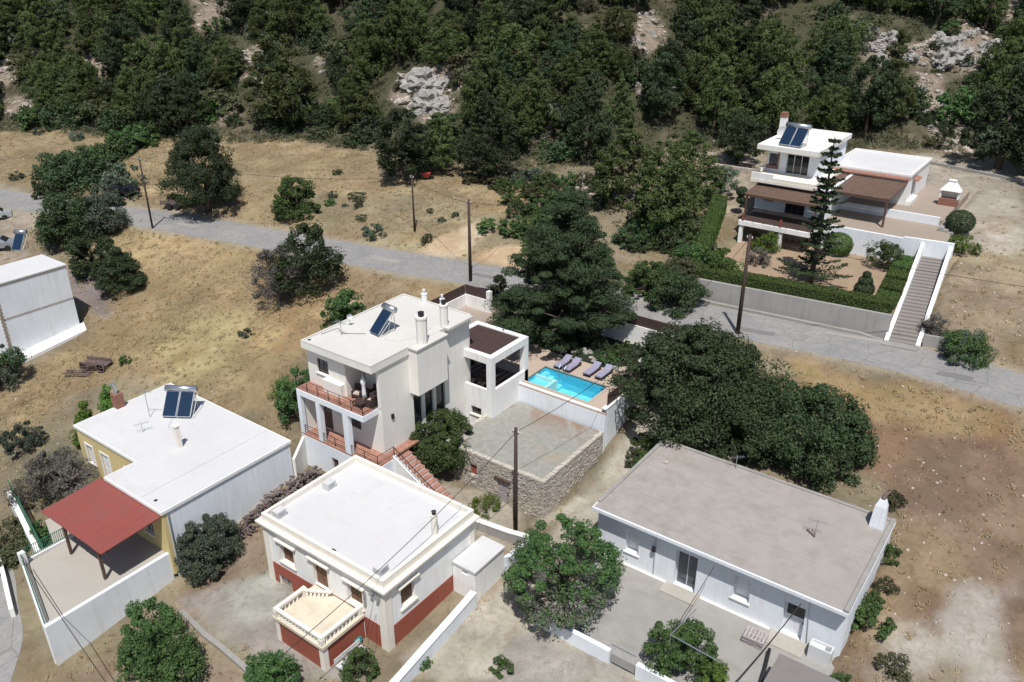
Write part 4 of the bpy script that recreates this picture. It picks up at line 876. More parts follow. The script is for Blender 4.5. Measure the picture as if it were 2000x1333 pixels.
def pallet(x, y, z, rz, label, first=[None]):
    if first[0] is None:
        t = thing('wooden_pallet', label, 'pallet', (x, y, z), rz, 'stacked wooden pallets in the concrete yard'); first[0] = t
        for i in range(6): M().box(-.6+i*.205, -.5, .11, -.6+i*.205+.16, .5, .135).build('plank', X['greywood'], t, local=True)
        for y_ in (-.48, -.05, .38): M().box(-.6, y_, .02, .585, y_+.1, .108).build('bearer', X['greywood'], t, local=True)
    else: copy_tree(first[0], (x, y, z), rz, label=label)
a, b = Z(1474, 1245, .4)
for k, nm in enumerate(('bottom', 'second', 'third', 'topmost')): pallet(a+.02*k, b-.02*k, .13+k*.14, .05*(k % 2), 'weathered wooden pallet, %s of the stack of four in the yard' % nm)
t = thing('outdoor_sink', 'white outdoor sink unit against the right end of the long house', 'sink', (*Z(1603, 1272, .7), .13))
M().box(-.6, -.3, 0, .6, .3, .8).build('cabinet', X['metal_white'], t, local=True); rim(M(), -.6, .6, -.3, .3, .802, .95, .08).build('basin', X['metal_white'], t, local=True); M().box(.2, -.2, .803, .5, .2, .83).build('drain_board', X['metal_grey'], t, local=True)
a, b = Z(1523, 1277, 2.1); t = thing('shed', 'small shed with a rough grey flat roof at the bottom edge beside the sink', 'shed', (a+1.5, b-1.5, 0))
body(t, a+.1, a+3.4, b-3.5, b-.1, -.8, 2.0, X['white_cool'], .2); M().box(a, b-3.6, 2.002, a+3.5, b, 2.12).build('roof', roofmat('old_dark_screed', (.30, .27, .26), (.22, .2, .19), .7, .9), t)
p0 = Vector((*Z(1503, 1268, .5), .5)); p1_ = Vector((*Z(1484, 1338, .45), .45)); o = M().tube([Vector((0, 0, 0)), (p1_-p0)*.5+Vector((.03, .02, .02)), p1_-p0], .09, 8).build('black_pipe', X['rubber'], None, True); o.location = p0
tag(o, 'thick black pipe lying along the left side of the grey-roofed shed', 'pipe')
# ---- Y: white and ochre L-shaped house -----------------------------------------------
t = thing('ochre_house', 'L-shaped village house with white roof, ochre front walls and long white side wall', 'house', (-48, 27, 1))
m = M().wall(front(23.2), -55.9, -48.0, -.5, 4.18, .28, [(-54.95, -54.15, 1.65, 3.15), (-53.0, -52.05, 1.0, 3.15), (-49.9, -49.1, 1.7, 3.1)]).wall(front(20.95), -48.0, -41.85, -.5, 4.18, .28, [(-44.2, -43.3, 1.9, 3.0)])
m.wall(left(-48.0), 21.23, 23.2, -.5, 4.18, .28); m.build('front_wall', X['yellow'], t)
M().wall(right(-41.85), 21.23, 30.6, -1.6, 4.18, .28).wall(back(30.9), -55.9, -41.85, -.5, 4.18, .28).wall(left(-55.9), 23.48, 30.62, -.5, 4.18, .28).build('wall', X['white_cool'], t)
M().prism([(-56.0, 23.1), (-48.12, 23.1), (-48.12, 20.85), (-41.75, 20.85), (-41.75, 31.0), (-56.0, 31.0)], 4.185, 4.4).build('roof_slab', X['white'], t)
M().prism([(-55.9, 23.2), (-48.02, 23.2), (-48.02, 20.95), (-41.85, 20.95), (-41.85, 30.9), (-55.9, 30.9)], 4.402, 4.43).build('roof', X['roof_white'], t)
M().box(-44.3, 21.1, 4.432, -44.1, 30.8, 4.47).build('roof_joint', X['roof_white'], t)
f = front(23.2)
for s0, s1, z0, z1 in ((-54.95, -54.15, 1.65, 3.15), (-53.0, -52.05, 1.0, 3.15), (-49.9, -49.1, 1.7, 3.1)):
    M().fbox(f, s0-.16, s0, -.04, -.003, z0-.1, z1+.14).fbox(f, s1, s1+.16, -.04, -.003, z0-.1, z1+.14).fbox(f, s0, s1, -.04, -.003, z1, z1+.14).build('window_surround', X['white'], t)
window(t, f, -54.95, -54.15, 1.65, 3.15, .08, 'door_grey', sill='white'); door(t, f, -53.0, -52.05, 1.0, 3.15, .08, 'door_grey'); window(t, f, -49.9, -49.1, 1.7, 3.1, .08, 'door_grey', sill='white')
window(t, front(20.95), -44.2, -43.3, 1.9, 3.0, .1, 'blue', sill='white')
M().tube([(-41.8, 21.3, 4.1), (-41.8, 21.3, -.6)], .05, 8).build('drainpipe', X['metal_grey'], t)
M().tube([(-51.0, 27.8, 4.46), (-50.0, 26.8, 4.46), (-48.4, 26.9, 4.46), (-47.2, 25.6, 4.46)], .018, 5).build('roof_pipe', X['metal_white'], t); M().box(-43.2, 21.3, 4.432, -43.0, 21.5, 4.45).build('roof_drain', X['metal_dark'], t)
for y in (25.0, 28.2): M().box(-55.8, y, 4.431, -44.4, y+.04, 4.441).build('roof_seam', X['roof_cream'], t)
c = M().box(-56.0, 26.2, 4.3, -55.4, 26.85, 5.55).build('chimney', X['brick'], t); M().tube([(-55.7, 26.5, 5.55), (-55.7, 26.5, 6.1), (-55.75, 26.4, 6.4)], [.13, .13, .2], 8).build('cowl', X['metal_grey'], c)
c = M().box(-47.35, 25.75, 4.43, -47.05, 26.05, 6.1).build('chimney', X['cream_trim'], t); M().box(-47.4, 25.7, 6.102, -47.0, 26.1, 6.17).build('chimney_cap', X['cream_trim'], c)
solar((-51.1, 28.6, 4.43), math.radians(33), 'double-panel solar heater with a silver tank on the white roof of the ochre house', 2, s=1.02)
antenna((-52.5, 27.0, 4.43), 2.2, 'tall thin aerial on the white roof left of the double solar heater', .6); antenna((-51.0, 25.5, 4.43), .8, 'short aerial near the middle of the white roof of the ochre house', 1.2)
# canopy
t = thing('red_canopy', 'flat red sheet canopy on brown posts over the terrace of the ochre house', 'canopy', (-45, 19, 1))
for i in range(7):
    x0 = -48.75+i*.9786; M().prism([(x0, 16.95+.012*(i % 3)), (x0+.970, 16.95+.012*(i % 3)), (x0+.970, 20.93), (x0, 20.93)], [3.74, 3.74, 4.0, 4.0], [3.80, 3.80, 4.06, 4.06]).build('roof_sheet', X['canopy'], t)
for i in range(7): x = -48.5+i*1.07; M().beam((x, 17.05, 3.68), (x, 20.9, 3.93), .08, .1).build('rafter', X['brown'], t)
M().beam((-48.7, 17.35, 3.6), (-41.95, 17.35, 3.6), .12, .14).build('beam', X['brown'], t)
for x in (-47.1, -43.2): M().box(x-.08, 17.3, .9, x+.08, 17.46, 3.53).build('post', X['brown'], t)
t = thing('front_terrace', 'raised pale-paved terrace with tall white walls beside the street', 'terrace', (-45, 17, -1.5))
M().prism([(-48.4, 15.15), (-42.25, 13.35), (-42.25, 20.94), (-48.7, 20.94)], -2.2, .98).build('paving', X['concrete_pale'], t)
M().prism([(-42.25, 13.2), (-42.0, 13.12), (-42.0, 20.94), (-42.25, 20.94)], -3, 1.12).build('side_wall', X['white_cool'], t)
M().prism([(-48.5, 14.98), (-42.25, 13.13), (-42.25, 13.345), (-48.45, 15.14)], -3, 1.08).build('street_wall', X['white'], t)
M().box(-48.85, 15.2, -.5, -48.6, 20.9, 1.1).build('left_wall', X['white'], t)
M().box(-48.6, 14.95, 1.085, -48.25, 15.3, 1.95).build('gate_pillar', X['white'], t)
railing(t, [(-48.3, 15.03, 1.09), (-42.35, 13.25, 1.09)], .85, 'green_metal', .11, name='green_railing', th=.03)
railing(t, [(-48.72, 15.4, 1.11), (-48.72, 20.5, 1.11)], .8, 'green_metal', .12, name='green_railing', th=.03)
t = thing('lower_terrace', 'lower pale-paved yard left of the red canopy', 'terrace', (-50.5, 19, .2))
M().prism([(-52.6, 18.4), (-48.87, 17.2), (-48.87, 21.5), (-52.6, 22.0)], -1.0, .42).build('paving', X['concrete_pale'], t)
M().box(-51.3, 20.2, .425, -50.9, 20.55, .46).build('drain_cover', X['metal_dark'], t)
polywall('street_wall', 'tall white wall topped with a green railing along the left edge', [(-58.5, 18.7), (-49.0, 16.4)], [1.25, 1.15], .28, X['white'], .02)
t = thing('green_fence', 'green metal mesh fence above the white wall at the left edge', 'fence', (-54, 18, .5)); railing(t, [(-58.5, 18.9, tz(-58.5, 18.9)+1.2), (-49.0, 16.65, tz(-49, 16.65)+1.15)], .95, 'green_metal', .1, name='fence_panel', th=.035)
polywall('kerb_wall', 'low white wall between the street and the verge in the bottom left corner', [(-57.5, 16.6), (-52, 14.9), (-48.2, 13.6)], [.8, .75, .7], .25, X['white'])

polywall('linking_wall', 'cream wall linking the ochre house to the basement of the villa', [(-41.7, 30.95), (-42.9, 32.95)], [2.9, 3.3], .2, X['cream_wall'], follow=False)
polywall('yard_kerb', 'broken concrete kerb along the lower edge of the paved yard', [Z(350, 1175, 0), Z(400, 1240, -.2), Z(500, 1330, -.2)], [.12, .2, .25], .3, X['concrete'])
# ---- W: tall white house at the left edge ---------------------------------------------
t = thing('white_house', 'tall plain white house with brown brick trim lines at the left edge', 'house', (-80, 31.5, 1))
body(t, -81.7, -77.3, 28.2, 34.9, -.5, 8.3, X['white_cool'], .3)
M().box(-81.8, 28.1, 8.305, -77.22, 35.0, 8.42).build('roof_slab', X['roof_white'], t)
dm = M().box(0, 0, 0, .06, .13, .1).mesh('trim_brick', X['trimbrick'])
for i in range(30):
    for z in (8.18, 5.05): link('trim_brick', dm, t, Vector((-77.3, 28.3+i*.22, z))-t.location)
dm2 = M().box(0, 0, 0, .06, .22, .13).mesh('trim_brick', X['trimbrick'])
for i in range(36): link('trim_brick', dm2, t, Vector((-77.3, 28.21+.08*(i % 2), 1.6+i*.18))-t.location)
M().prism([(-77.29, 28.0), (-76.2, 28.0), (-76.2, 34.9), (-77.29, 35.3)], -.8, [1.45, 1.15, 2.0, 2.35]).build('plinth', X['white'], t)
a, b = Z(28, 492, 8.8); solar((a-6, b+3, 6.9), .6, 'solar heater partly hidden behind the white roof at the left edge', 1)

# ---- H: hillside house with terraces -------------------------------------------------
GZ, TZ, UZ = 8.25, 10.6, 11.1
t = thing('garden_terrace', 'walled garden terrace of tan soil above the road with a grey retaining wall', 'garden', (-20, 73, 7))
M().prism([(-28.6, 66.75), (-12.0, 68.55), (-13.0, 81.7), (-29.3, 81.7)], 6.0, GZ).build('soil', roofmat('garden_soil', (.47, .335, .23), (.36, .29, .18), .6, .5, .45, .62), t)
M().prism([(-28.8, 66.42), (-11.9, 68.25), (-11.9, 68.54), (-28.65, 66.72)], 5.8, GZ+.12).build('retaining_wall', X['rendered_wall'], t)
t = thing('house_terrace', 'upper gravel terrace with a white retaining wall', 'terrace', (-17, 86, 10))
M().prism([(-22.3, 82.0), (-10.4, 82.6), (-12.3, 88.3), (-29.5, 88.3), (-29.5, 82.0)], 7.5, TZ).build('gravel', roofmat('terrace_gravel', (.46, .38, .31), (.36, .33, .22), .5, .7), t)
M().box(-22.3, 81.7, 7.8, -14.6, 81.99, TZ+.1).prism([(-14.6, 81.7), (-10.4, 82.25), (-10.4, 82.55), (-14.6, 81.99)], 7.8, TZ+.25).build('retaining_wall', X['white_cool'], t)
M().box(-29.5, 88.32, 9.5, -12.6, 102, UZ).build('upper_paving', X['redpave'], t); M().box(-22.6, 88.05, 10.3, -12.9, 88.3, 11.4).build('low_parapet', X['white_cool'], t)
for i in range(3): M().box(-12.6+i*.45, 86.2, 9.5, -12.15+i*.45, 88.9, UZ-.12-i*.17).build('step', X['concrete'], t)
t = thing('hillside_house', 'white hillside house with a taller left block, balcony and red tile edging', 'house', (-22, 90, 10.6))
wc = X['white_cool']
M().box(-29.4, 78.4, 10.1, -22.3, 83.4, 10.55).build('veranda_slab', X['white'], t)
for x in (-29.3, -25.3): M().box(x, 78.5, 8.2, x+.35, 78.85, 10.095).build('column', X['white'], t)
body(t, -29.8, -22.4, 83.4, 95, 10.55, 13.55, wc, .3, {'front': [(-28.9, -27.9, 11.5, 12.9), (-26.6, -24.6, 10.6, 12.9)]}); window(t, front(83.4), -28.9, -27.9, 11.5, 12.9, kind='blue', fr='brown'); window(t, front(83.4), -26.6, -24.6, 10.6, 12.9, kind='glass', name='balcony_door', bars=2, fr='brown')
M().box(-30.2, 82.4, 13.555, -23.6, 95.2, 13.85).build('balcony_slab', X['cream_trim'], t)
UB = 86.2
body(t, -30.0, -24.6, UB, 95, 13.86, 16.4, wc, .28, {'front': [(-29.85, -28.95, 14.5, 15.75), (-28.0, -25.7, 13.88, 15.9)]})
fw = window(t, front(UB), -29.85, -28.95, 14.5, 15.75, kind='blue', fr='brown', sill='brick'); M().fbox(front(UB), -29.97, -28.75, -.12, -.003, 14.2, 14.37).fbox(front(UB), -28.93, -28.75, -.05, -.003, 14.4, 15.9).build('window_surround', X['brick'], t)
window(t, front(UB), -28.0, -25.7, 13.88, 15.9, name='balcony_door', bars=2, fr='metal_white')
M().box(-30.6, 84.35, 16.405, -24.3, 95.3, 16.78).build('roof_slab', X['cream_wall'], t); rim(M(), -30.6, -24.3, 84.35, 95.3, 16.782, 16.9, .15).build('roof_rim', X['white'], t)
M().box(-30.15, 82.43, 13.852, -27.9, 82.6, 14.5).build('balcony_wall', X['white'], t); M().box(-27.88, 82.43, 13.852, -23.65, 82.6, 14.15).build('balcony_wall', X['cream_trim'], t); M().box(-23.8, 82.61, 13.852, -23.65, 86.1, 14.15).build('balcony_wall', X['cream_trim'], t); wirerail(t, [(-30.15, 84.8, 13.85), (-30.15, 82.7, 13.85)], .75, 'brown')
c = M().box(-30.5, 89.9, 16.8, -29.9, 90.6, 18.8).build('chimney', X['white'], t); M().box(-30.56, 89.84, 18.802, -29.84, 90.66, 19.0).box(-30.5, 89.9, 19.002, -29.9, 90.6, 19.25).build('chimney_cap', X['brick'], c)
body(t, -24.95, -16.95, 91.6, 100.6, UZ, 13.9, X['white'], .3, {'right': [(93.4, 94.3, 11.9, 13.2)]})
M().box(-25.0, 91.5, 13.905, -16.85, 100.7, 14.08).build('roof', X['roof_white'], t); rim(M(), -25.0, -16.85, 91.5, 100.7, 14.082, 14.25, .2).build('roof_rim', X['white'], t)
rt = M().tube([(0, 0, 0), (0, -.5, -.18)], .1, 6).mesh('roof_tile', X['terracotta'])
for i in range(38): link('roof_tile', rt, t, Vector((-24.6+i*.205, 91.45, 13.95))-t.location)
window(t, right(-16.95), 93.4, 94.3, 11.9, 13.2, kind='blue', fr='brown')
for i in range(9): link('roof_tile', rt, t, Vector((-16.9, 92.95+i*.2, 13.6))-t.location, (0, 0, math.pi/2))
M().box(-16.94, 91.7, UZ, -16.5, 94.8, 11.5).build('bench_wall', X['white'], t)
M().box(-30.3, 84.9, 14.0, -30.05, 95, 14.4).build('side_band', X['white'], t)
for (x, y, z) in ((-29.0, 78.5, 10.55), (-25.2, 78.5, 10.55)): M().box(x-.08, y-.05, z, x+.08, y+.11, z+.75).build('railing_post', X['canopy'], t)
wirerail(t, [(-29.1, 78.5, 10.55), (-22.4, 78.5, 10.55)], .6, 'brown'); M().box(-29.35, 78.75, 10.552, -22.3, 83.38, 10.58).build('veranda_floor', X['brown_slat'], t)
def pergola(label, x0, x1, y0, y1, z, zb, posts, nsl=26, zback=None):
    t = thing('slatted_pergola', label, 'pergola', ((x0+x1)/2, y0, zb)); zk = zback or z
    for (x, y) in posts: M().box(x-.09, y-.09, zb, x+.09, y+.09, z+(zk-z)*(y-y0)/(y1-y0)-.2).build('post', X['brown'], t)
    M().beam((x0, y0, z-.1), (x1, y0, z-.1), .12, .2).build('beam', X['brown'], t); M().beam((x0, y1, zk-.1), (x1, y1, zk-.1), .12, .2).build('beam', X['brown'], t)
    for x in np.linspace(x0, x1, 5): M().beam((x, y0, z-.1), (x, y1, zk-.1), .08, .14).build('rafter', X['brown'], t)
    me_ = M().box(0, 0, 0, x1-x0+.2, (y1-y0)/nsl*.93, .03).mesh('slat', X['slat_warm'])
    for i in range(nsl): link('slat', me_, t, Vector((x0-.1, y0+(y1-y0)*i/nsl, z+(zk-z)*i/nsl+.02))-t.location)
    return t
X['slat_warm'] = simple('sunbleached_pergola_slat', (.17, .105, .075), .8, 0, .25, 3)
pergola('brown slatted pergola on tall posts right of the hillside house', -23.5, -17.1, 84.3, 91.3, 13.35, TZ, [(-23.3, 84.3), (-17.2, 84.3)], 30, 13.5)
pergola('low brown slatted pergola over the front veranda of the hillside house', -29.5, -22.2, 79.6, 83.3, 12.95, 10.55, [(-29.3, 79.7), (-22.4, 79.7)], 16, 13.2)
a, b = Z(1548, 285, 16.8); solar((a, b, 16.8), math.radians(-4), 'double-panel solar heater with a silver tank on the roof of the hillside house', 2, s=1.15)
a, b = Z(1527, 272, 16.8); dish((a, b, 16.8), .5, 'white dish left of the solar heater on the hillside house roof', .6)
# garden stairs
t = thing('entrance_stairs', 'long straight flight of stone stairs between white side walls rising from the road', 'stairs', (-11, 67, 6.5))
n = 26; q0 = np.array([-11.55, 67.35]); q1 = np.array([-12.75, 82.0]); wv = np.array([1.95, .35]); zA, zB = 6.5, 9.3; sb = M()
for i in range(n):
    p = q0+(q1-q0)*i/n; r = q0+(q1-q0)*(i+1)/n; z = zA+(zB-zA)*(i+1)/n; poly = [tuple(p), tuple(p+wv), tuple(r+wv), tuple(r)]
    M().prism(poly, z-.32, z).build('step', X['step'] if 'step' in X else X.setdefault('step', roofmat('worn_stair_stone', (.335, .30, .28), (.24, .22, .205), .5, 1.0)), t)
for off, nm in ((-.36, 'side_wall'), (1.98, 'side_wall')):
    d = wv/np.linalg.norm(wv); a_ = q0+d*off; b_ = q1+d*off; w2 = d*.34
    M().prism([tuple(a_), tuple(a_+w2), tuple(b_+w2), tuple(b_)], 5.9, [zA+.15, zA+.15, zB+1.25, zB+1.25]).build(nm, X['white'], t)
M().prism([tuple(q0-[.3, .9]), tuple(q0+wv+[.3, -.9]), tuple(q0+wv+[.3, 0]), tuple(q0-[.3, 0])], 6.0, 6.56).build('landing', X['concrete'], t)
t = thing('barbecue', 'white masonry barbecue with a pyramid hood on the upper paving', 'barbecue', (-13.4, 94.2, UZ))
M().box(-.9, -.35, 0, .9, .5, .75).build('base', X['brick'], t, local=True); M().box(-.9, .35, .752, .9, .5, 1.55).box(-.9, -.3, .752, -.75, .348, 1.55).box(.75, -.3, .752, .9, .348, 1.55).build('firebox', X['white'], t, local=True)
h = M(); h.v += [(-1, -.45, 1.553), (1, -.45, 1.553), (1, .6, 1.553), (-1, .6, 1.553), (-.28, -.05, 2.5), (.28, -.05, 2.5), (.28, .35, 2.5), (-.28, .35, 2.5)]; h.f += [(0, 3, 2, 1), (4, 5, 6, 7), (0, 1, 5, 4), (1, 2, 6, 5), (2, 3, 7, 6), (3, 0, 4, 7)]; h.build('hood', X['white'], t, local=True)
M().box(-.36, -.12, 2.503, .36, .42, 2.62).build('hood_cap', X['white'], t, local=True)
polywall('boundary_wall', 'low stone boundary wall left of the hillside house', [Z(1395, 318, 11), Z(1480, 330, 11)], [.6, .6], .4, X['rock'])
polywall('boundary_wall', 'long low pale kerb wall behind the hillside house', [Z(1810, 322, 11.3), Z(2010, 352, 11.8)], [.3, .3], .3, X['concrete'])
polywall('block_wall', 'short grey block wall right of the foot of the stairs', [(-9.2, 68.3), (-6.2, 68.9)], [1.0, .8], .25, X['rendered_wall'])
polywall('road_kerb', 'low pale wall along the uphill side of the road under the garden', [(-29.5, 65.9), (-12.2, 67.6)], [.25, .25], .3, X['concrete'])
t = thing('gas_bottle', 'dark blue drum beside the right wall of the stairs', 'drum', (*Z(1806, 632, 7.6), 7.1)); M().lathe((0, 0, 0), [(.22, 0), (.22, .5), (.1, .6), (.1, .7)], 12).build('drum_body', simple('dark_blue_paint', (.02, .03, .08), .5), t, local=True)

# ---- utility poles and cables -------------------------------------------------------------
def upole(base, h, label, r=.13, lean=(0, 0), arm=True, zb=None):
    z = tz(*base) if zb is None else zb; t = thing('utility_pole', label, 'utility pole', (base[0], base[1], z))
    M().tube([(0, 0, -.5), (lean[0]*.5, lean[1]*.5, h*.5), (lean[0], lean[1], h)], [r*1.15, r, r*.8], 10).build('pole_shaft', X['polewood'], t, True, local=True)
    if arm:
        M().beam((lean[0]-.25, lean[1], h-.35), (lean[0]+.25, lean[1], h-.35), .06, .06).build('crossarm', X['metal_dark'], t, local=True)
        for s in (-.2, .2): M().lathe((lean[0]+s, lean[1], h-.32), [(.03, 0), (.05, .06), (.03, .12), (.05, .16), (.01, .2)], 8).build('insulator', X['metal_white'], t, local=True)
    return Vector((base[0]+lean[0], base[1]+lean[1], z+h-.3))
def cable(p, q, sag, label, r=.02, n=14):
    p = Vector(p); q = Vector(q); pts = [p+(q-p)*i/n-Vector((0, 0, sag*4*(i/n)*(1-i/n))) for i in range(n+1)]
    o = M().tube([x-p for x in pts], r, 5).build('cable', X['cable'], None, True); o.location = p; return tag(o, label, 'cable')
pc = upole(Z(1007, 1034, .1), 8.0, 'brown wooden pole in front of the stone barn', .14)
pb = upole(Z(919, 552, 6.3), 8.0, 'tall wooden pole on the near side of the road behind the villa', .15)
pl = upole(Z(298, 445, 6.5), 8.1, 'thin wooden pole beside the road, leftmost in the view', .1)
pr = upole(Z(1440, 655, 6.3), 8.6, 'thick weathered pole on the road verge beside the big round tree', .155)
ps = upole(G(810, 455), 6.3, 'slim pole standing in the dry field beyond the road', .1)
cable(pc, (*Z(540, 1290, 5.5), 5.5), .5, 'cable running from the barn pole down to the lower left over the red-dado house')
cable(pc, pr, 1.6, 'cable running from the barn pole up over the pool to the road pole')
cable(pb, ps, .4, 'cable from the tall roadside pole to the slim pole in the field'); cable(ps, pl, .9, 'cable from the slim field pole left to the leftmost roadside pole')
cable(pb, Vector((*G(1085, 430), 10.5)), .4, 'cable from the tall roadside pole into the trees on its right'); cable(pr, Vector((25, 77, 13)), 1.0, 'cable from the thick pole to the right over the hillside garden')
cable(pl, Vector((-135, 52, 14)), 1.0, 'cable running off the left edge from the leftmost pole', .015)
cable((*Z(45, 1095, 2.2), 2.2), (*Z(215, 1345, 1.5), 1.5), .1, 'dark cable crossing the white terrace wall, nearer the street', .022); cable((-7.9, 37.2, 3.55), (*Z(1425, 1345, 2.6), 2.6), .15, 'twin service cable running down from the right part of the long house', .03)
cable((-12.9, 37.2, 3.6), (*Z(1310, 1240, 3.0), 3.0), .05, 'pale wire from the long house to the frame above the citrus tree', .02); cable((*Z(820, 880, 4.0), 4.0), (*Z(695, 1345, 1.8), 1.8), .1, 'thin wire dropping from the corner of the red-dado house', .012)
t = thing('trellis_frame', 'thin pale metal trellis frame over the citrus tree in the yard', 'trellis', (*Z(1310, 1240, 3.0), .1)); o_ = t.location
for p, q in (((1310, 1240), (1408, 1295)), ((1310, 1240), (1360, 1190))): a = Vector((*Z(*p, 3.0), 3.0)); b = Vector((*Z(*q, 3.0), 3.0)); M().tube([a, b], .03, 6).build('frame_bar', X['metal_grey'], t)
a = Vector((*Z(1310, 1240, 3.0), 3.0)); M().tube([a, (a.x, a.y, .1)], .03, 6).build('frame_post', X['metal_grey'], t)

# ---- small things -----------------------------------------------------------------------
t = thing('bench', 'old white slatted bench beside the red porch wall', 'bench', (-27.15, 22.2, tz(-27.2, 22.2)), math.pi/2)
for i in range(4): M().box(-.95, -.25+i*.13, .42, .95, -.15+i*.13, .46).build('slat', X['metal_white'], t, local=True)
for i in range(2): M().box(-.95, .3, .55+i*.17, .95, .34, .67+i*.17).build('back_slat', X['metal_white'], t, local=True)
for s in (-.8, .8): M().box(s-.04, -.25, 0, s+.04, .34, .42).build('leg', X['metal_grey'], t, local=True)
a, b = Z(700, 1252, .3); t = thing('bucket', 'white and teal bucket beside the bench below the porch', 'bucket', (a, b, 0)); M().lathe((0, 0, 0), [(.16, 0), (.22, .4), (.2, .4), (.15, .05)], 14).build('bucket_body', X['metal_white'], t, local=True); M().lathe((0, 0, .4), [(.23, 0), (.23, .04)], 14).build('bucket_rim', simple('teal_plastic', (.02, .25, .25), .5), t, local=True)
t = thing('hand_cart', 'rusty old farm cart lying in the dry grass behind the ochre house', 'cart', (*G(190, 722), tz(*G(190, 722))+.1), .45)
for i in range(5): M().box(-1.2, -.5+i*.21, .5, 1.2, -.33+i*.21, .54).build('plank', X['rust'], t, local=True)
for s in (-.55, .55): M().box(-1.2, s-.03, .545, 1.2, s+.03, .85).build('side_board', X['rust'], t, local=True)
wh = M().lathe((0, 0, 0), [(.42, -.04), (.42, .04), (.34, .04), (.34, -.04), (.42, -.04)], 16).beam((-.36, 0, 0), (.36, 0, 0), .04, .04).beam((0, -.36, 0), (0, .36, 0), .04, .04).mesh('wheel', X['rust'])
for x in (-.8, .8): link('wheel', wh, t, (x, -.62, .42), (math.pi/2, 0, 0)); link('wheel', wh, t, (x, .62, .42), (math.pi/2, 0, 0))
t = thing('harrow', 'dark rusty farm implement half hidden in the grass left of the cart', 'farm tool', (*G(150, 738), tz(*G(150, 738))), .5)
M().beam((-1.3, 0, .35), (1.3, 0, .35), .1, .1).beam((-1.3, .6, .35), (1.3, .6, .35), .1, .1).beam((-1.0, 0, .35), (-1.0, .6, .35), .08, .08).beam((1.0, 0, .35), (1.0, .6, .35), .08, .08).build('frame', X['rust'], t, local=True)
for i in range(7): M().tube([(-1.2+i*.4, .3, .35), (-1.2+i*.4, .25, .0), (-1.2+i*.4, .1, -.1)], .03, 5).build('tine', X['rust'], t, local=True)
def car(px, py, col, label, rz):
    x, y = G(px, py); t = thing('parked_car', label, 'car', (x, y, tz(x, y)+.02), rz)
    pr_ = [(-2.1, .35), (-2.1, .75), (-1.3, .9), (-.75, 1.38), (.7, 1.4), (1.3, .98), (2.1, .82), (2.15, .35)]; m = M(); k = len(pr_)
    for w_, yy in ((.82, 1), (.82, -1)): m.v += [(x_, yy*(w_ if z < 1.0 else .66), z) for x_, z in pr_]
    m.f += [tuple(range(k))[::-1], tuple(range(k, 2*k))]+[(i, (i+1) % k, k+(i+1) % k, k+i) for i in range(k)]
    m.build('body', simple('car_paint_'+label[:5].strip().replace(' ', '_'), col, .3, .3, .05), t, local=True)
    g = M(); g.quad((-1.27, -.7, .95), (-1.27, .7, .95), (-.78, .6, 1.37), (-.78, -.6, 1.37)).quad((1.28, -.7, 1.02), (1.28, .7, 1.02), (.74, .6, 1.4), (.74, -.6, 1.4)); o = g.build('windscreen', X['glass'], t, local=True); o.scale = (1.012, 1, 1.003)
    for yy in (-1, 1): M().prism([(0, 0), (1, 0), (1, 1)], 0, 1) and M().quad((-1.05, yy*.79, .93), (1.1, yy*.79, .98), (.65, yy*.7, 1.33), (-.7, yy*.7, 1.33)).build('side_window', X['glass'], t, local=True)
    w_ = M().tube([(0, -.1, 0), (0, .1, 0)], .32, 14).mesh('wheel', X['rubber'])
    for xx in (-1.3, 1.35):
        for yy in (-.76, .76): link('wheel', w_, t, (xx, yy, .32))
    return t
car(-14, 430, (.45, .48, .5), 'silver car parked on the verge at the left edge of the road', 1.1); car(240, 380, (.02, .02, .025), 'black car parked under the bushes beyond the road', .3)
car(-6, 488, (.30, .33, .36), 'blue-grey car partly hidden behind the roof at the left edge', .9)
t = thing('scrap_frame', 'rusting dark frame of an abandoned trailer beside the big pine', 'trailer', (*G(345, 404), tz(*G(345, 404))), .5)
M().box(-1.6, -.8, .4, 1.6, .8, .5).box(-1.6, -.8, .502, 1.6, -.74, .95).box(-1.6, .74, .502, 1.6, .8, .95).build('trailer_bed', X['rust'], t, local=True)
w_ = M().tube([(0, -.1, 0), (0, .1, 0)], .35, 14).mesh('wheel', X['rubber'])
for x in (-.5, .5):
    for s in (-.9, .9): link('wheel', w_, t, (x, s, .33))
M().beam((1.6, 0, .45), (2.6, 0, .3), .08, .08).build('drawbar', X['rust'], t, local=True)
t = thing('red_barrow', 'small red wheelbarrow at the edge of the trees in the dry field', 'wheelbarrow', (*G(832, 352), tz(*G(832, 352))), .8)
m = M(); m.v += [(-.5, -.4, .85), (.6, -.4, .85), (.6, .4, .85), (-.5, .4, .85), (-.25, -.22, .4), (.35, -.22, .4), (.35, .22, .4), (-.25, .22, .4)]; m.f += [(4, 5, 6, 7), (0, 1, 5, 4), (1, 2, 6, 5), (2, 3, 7, 6), (3, 0, 4, 7)]; m.build('tray', X['redplastic'], t, local=True)
link('wheel', w_, t, (.75, 0, .3), (0, 0, 0), (.8, .6, .8)); M().beam((-1.1, -.3, .6), (.7, -.1, .35), .04, .04).beam((-1.1, .3, .6), (.7, .1, .35), .04, .04).build('handle', X['metal_dark'], t, local=True)
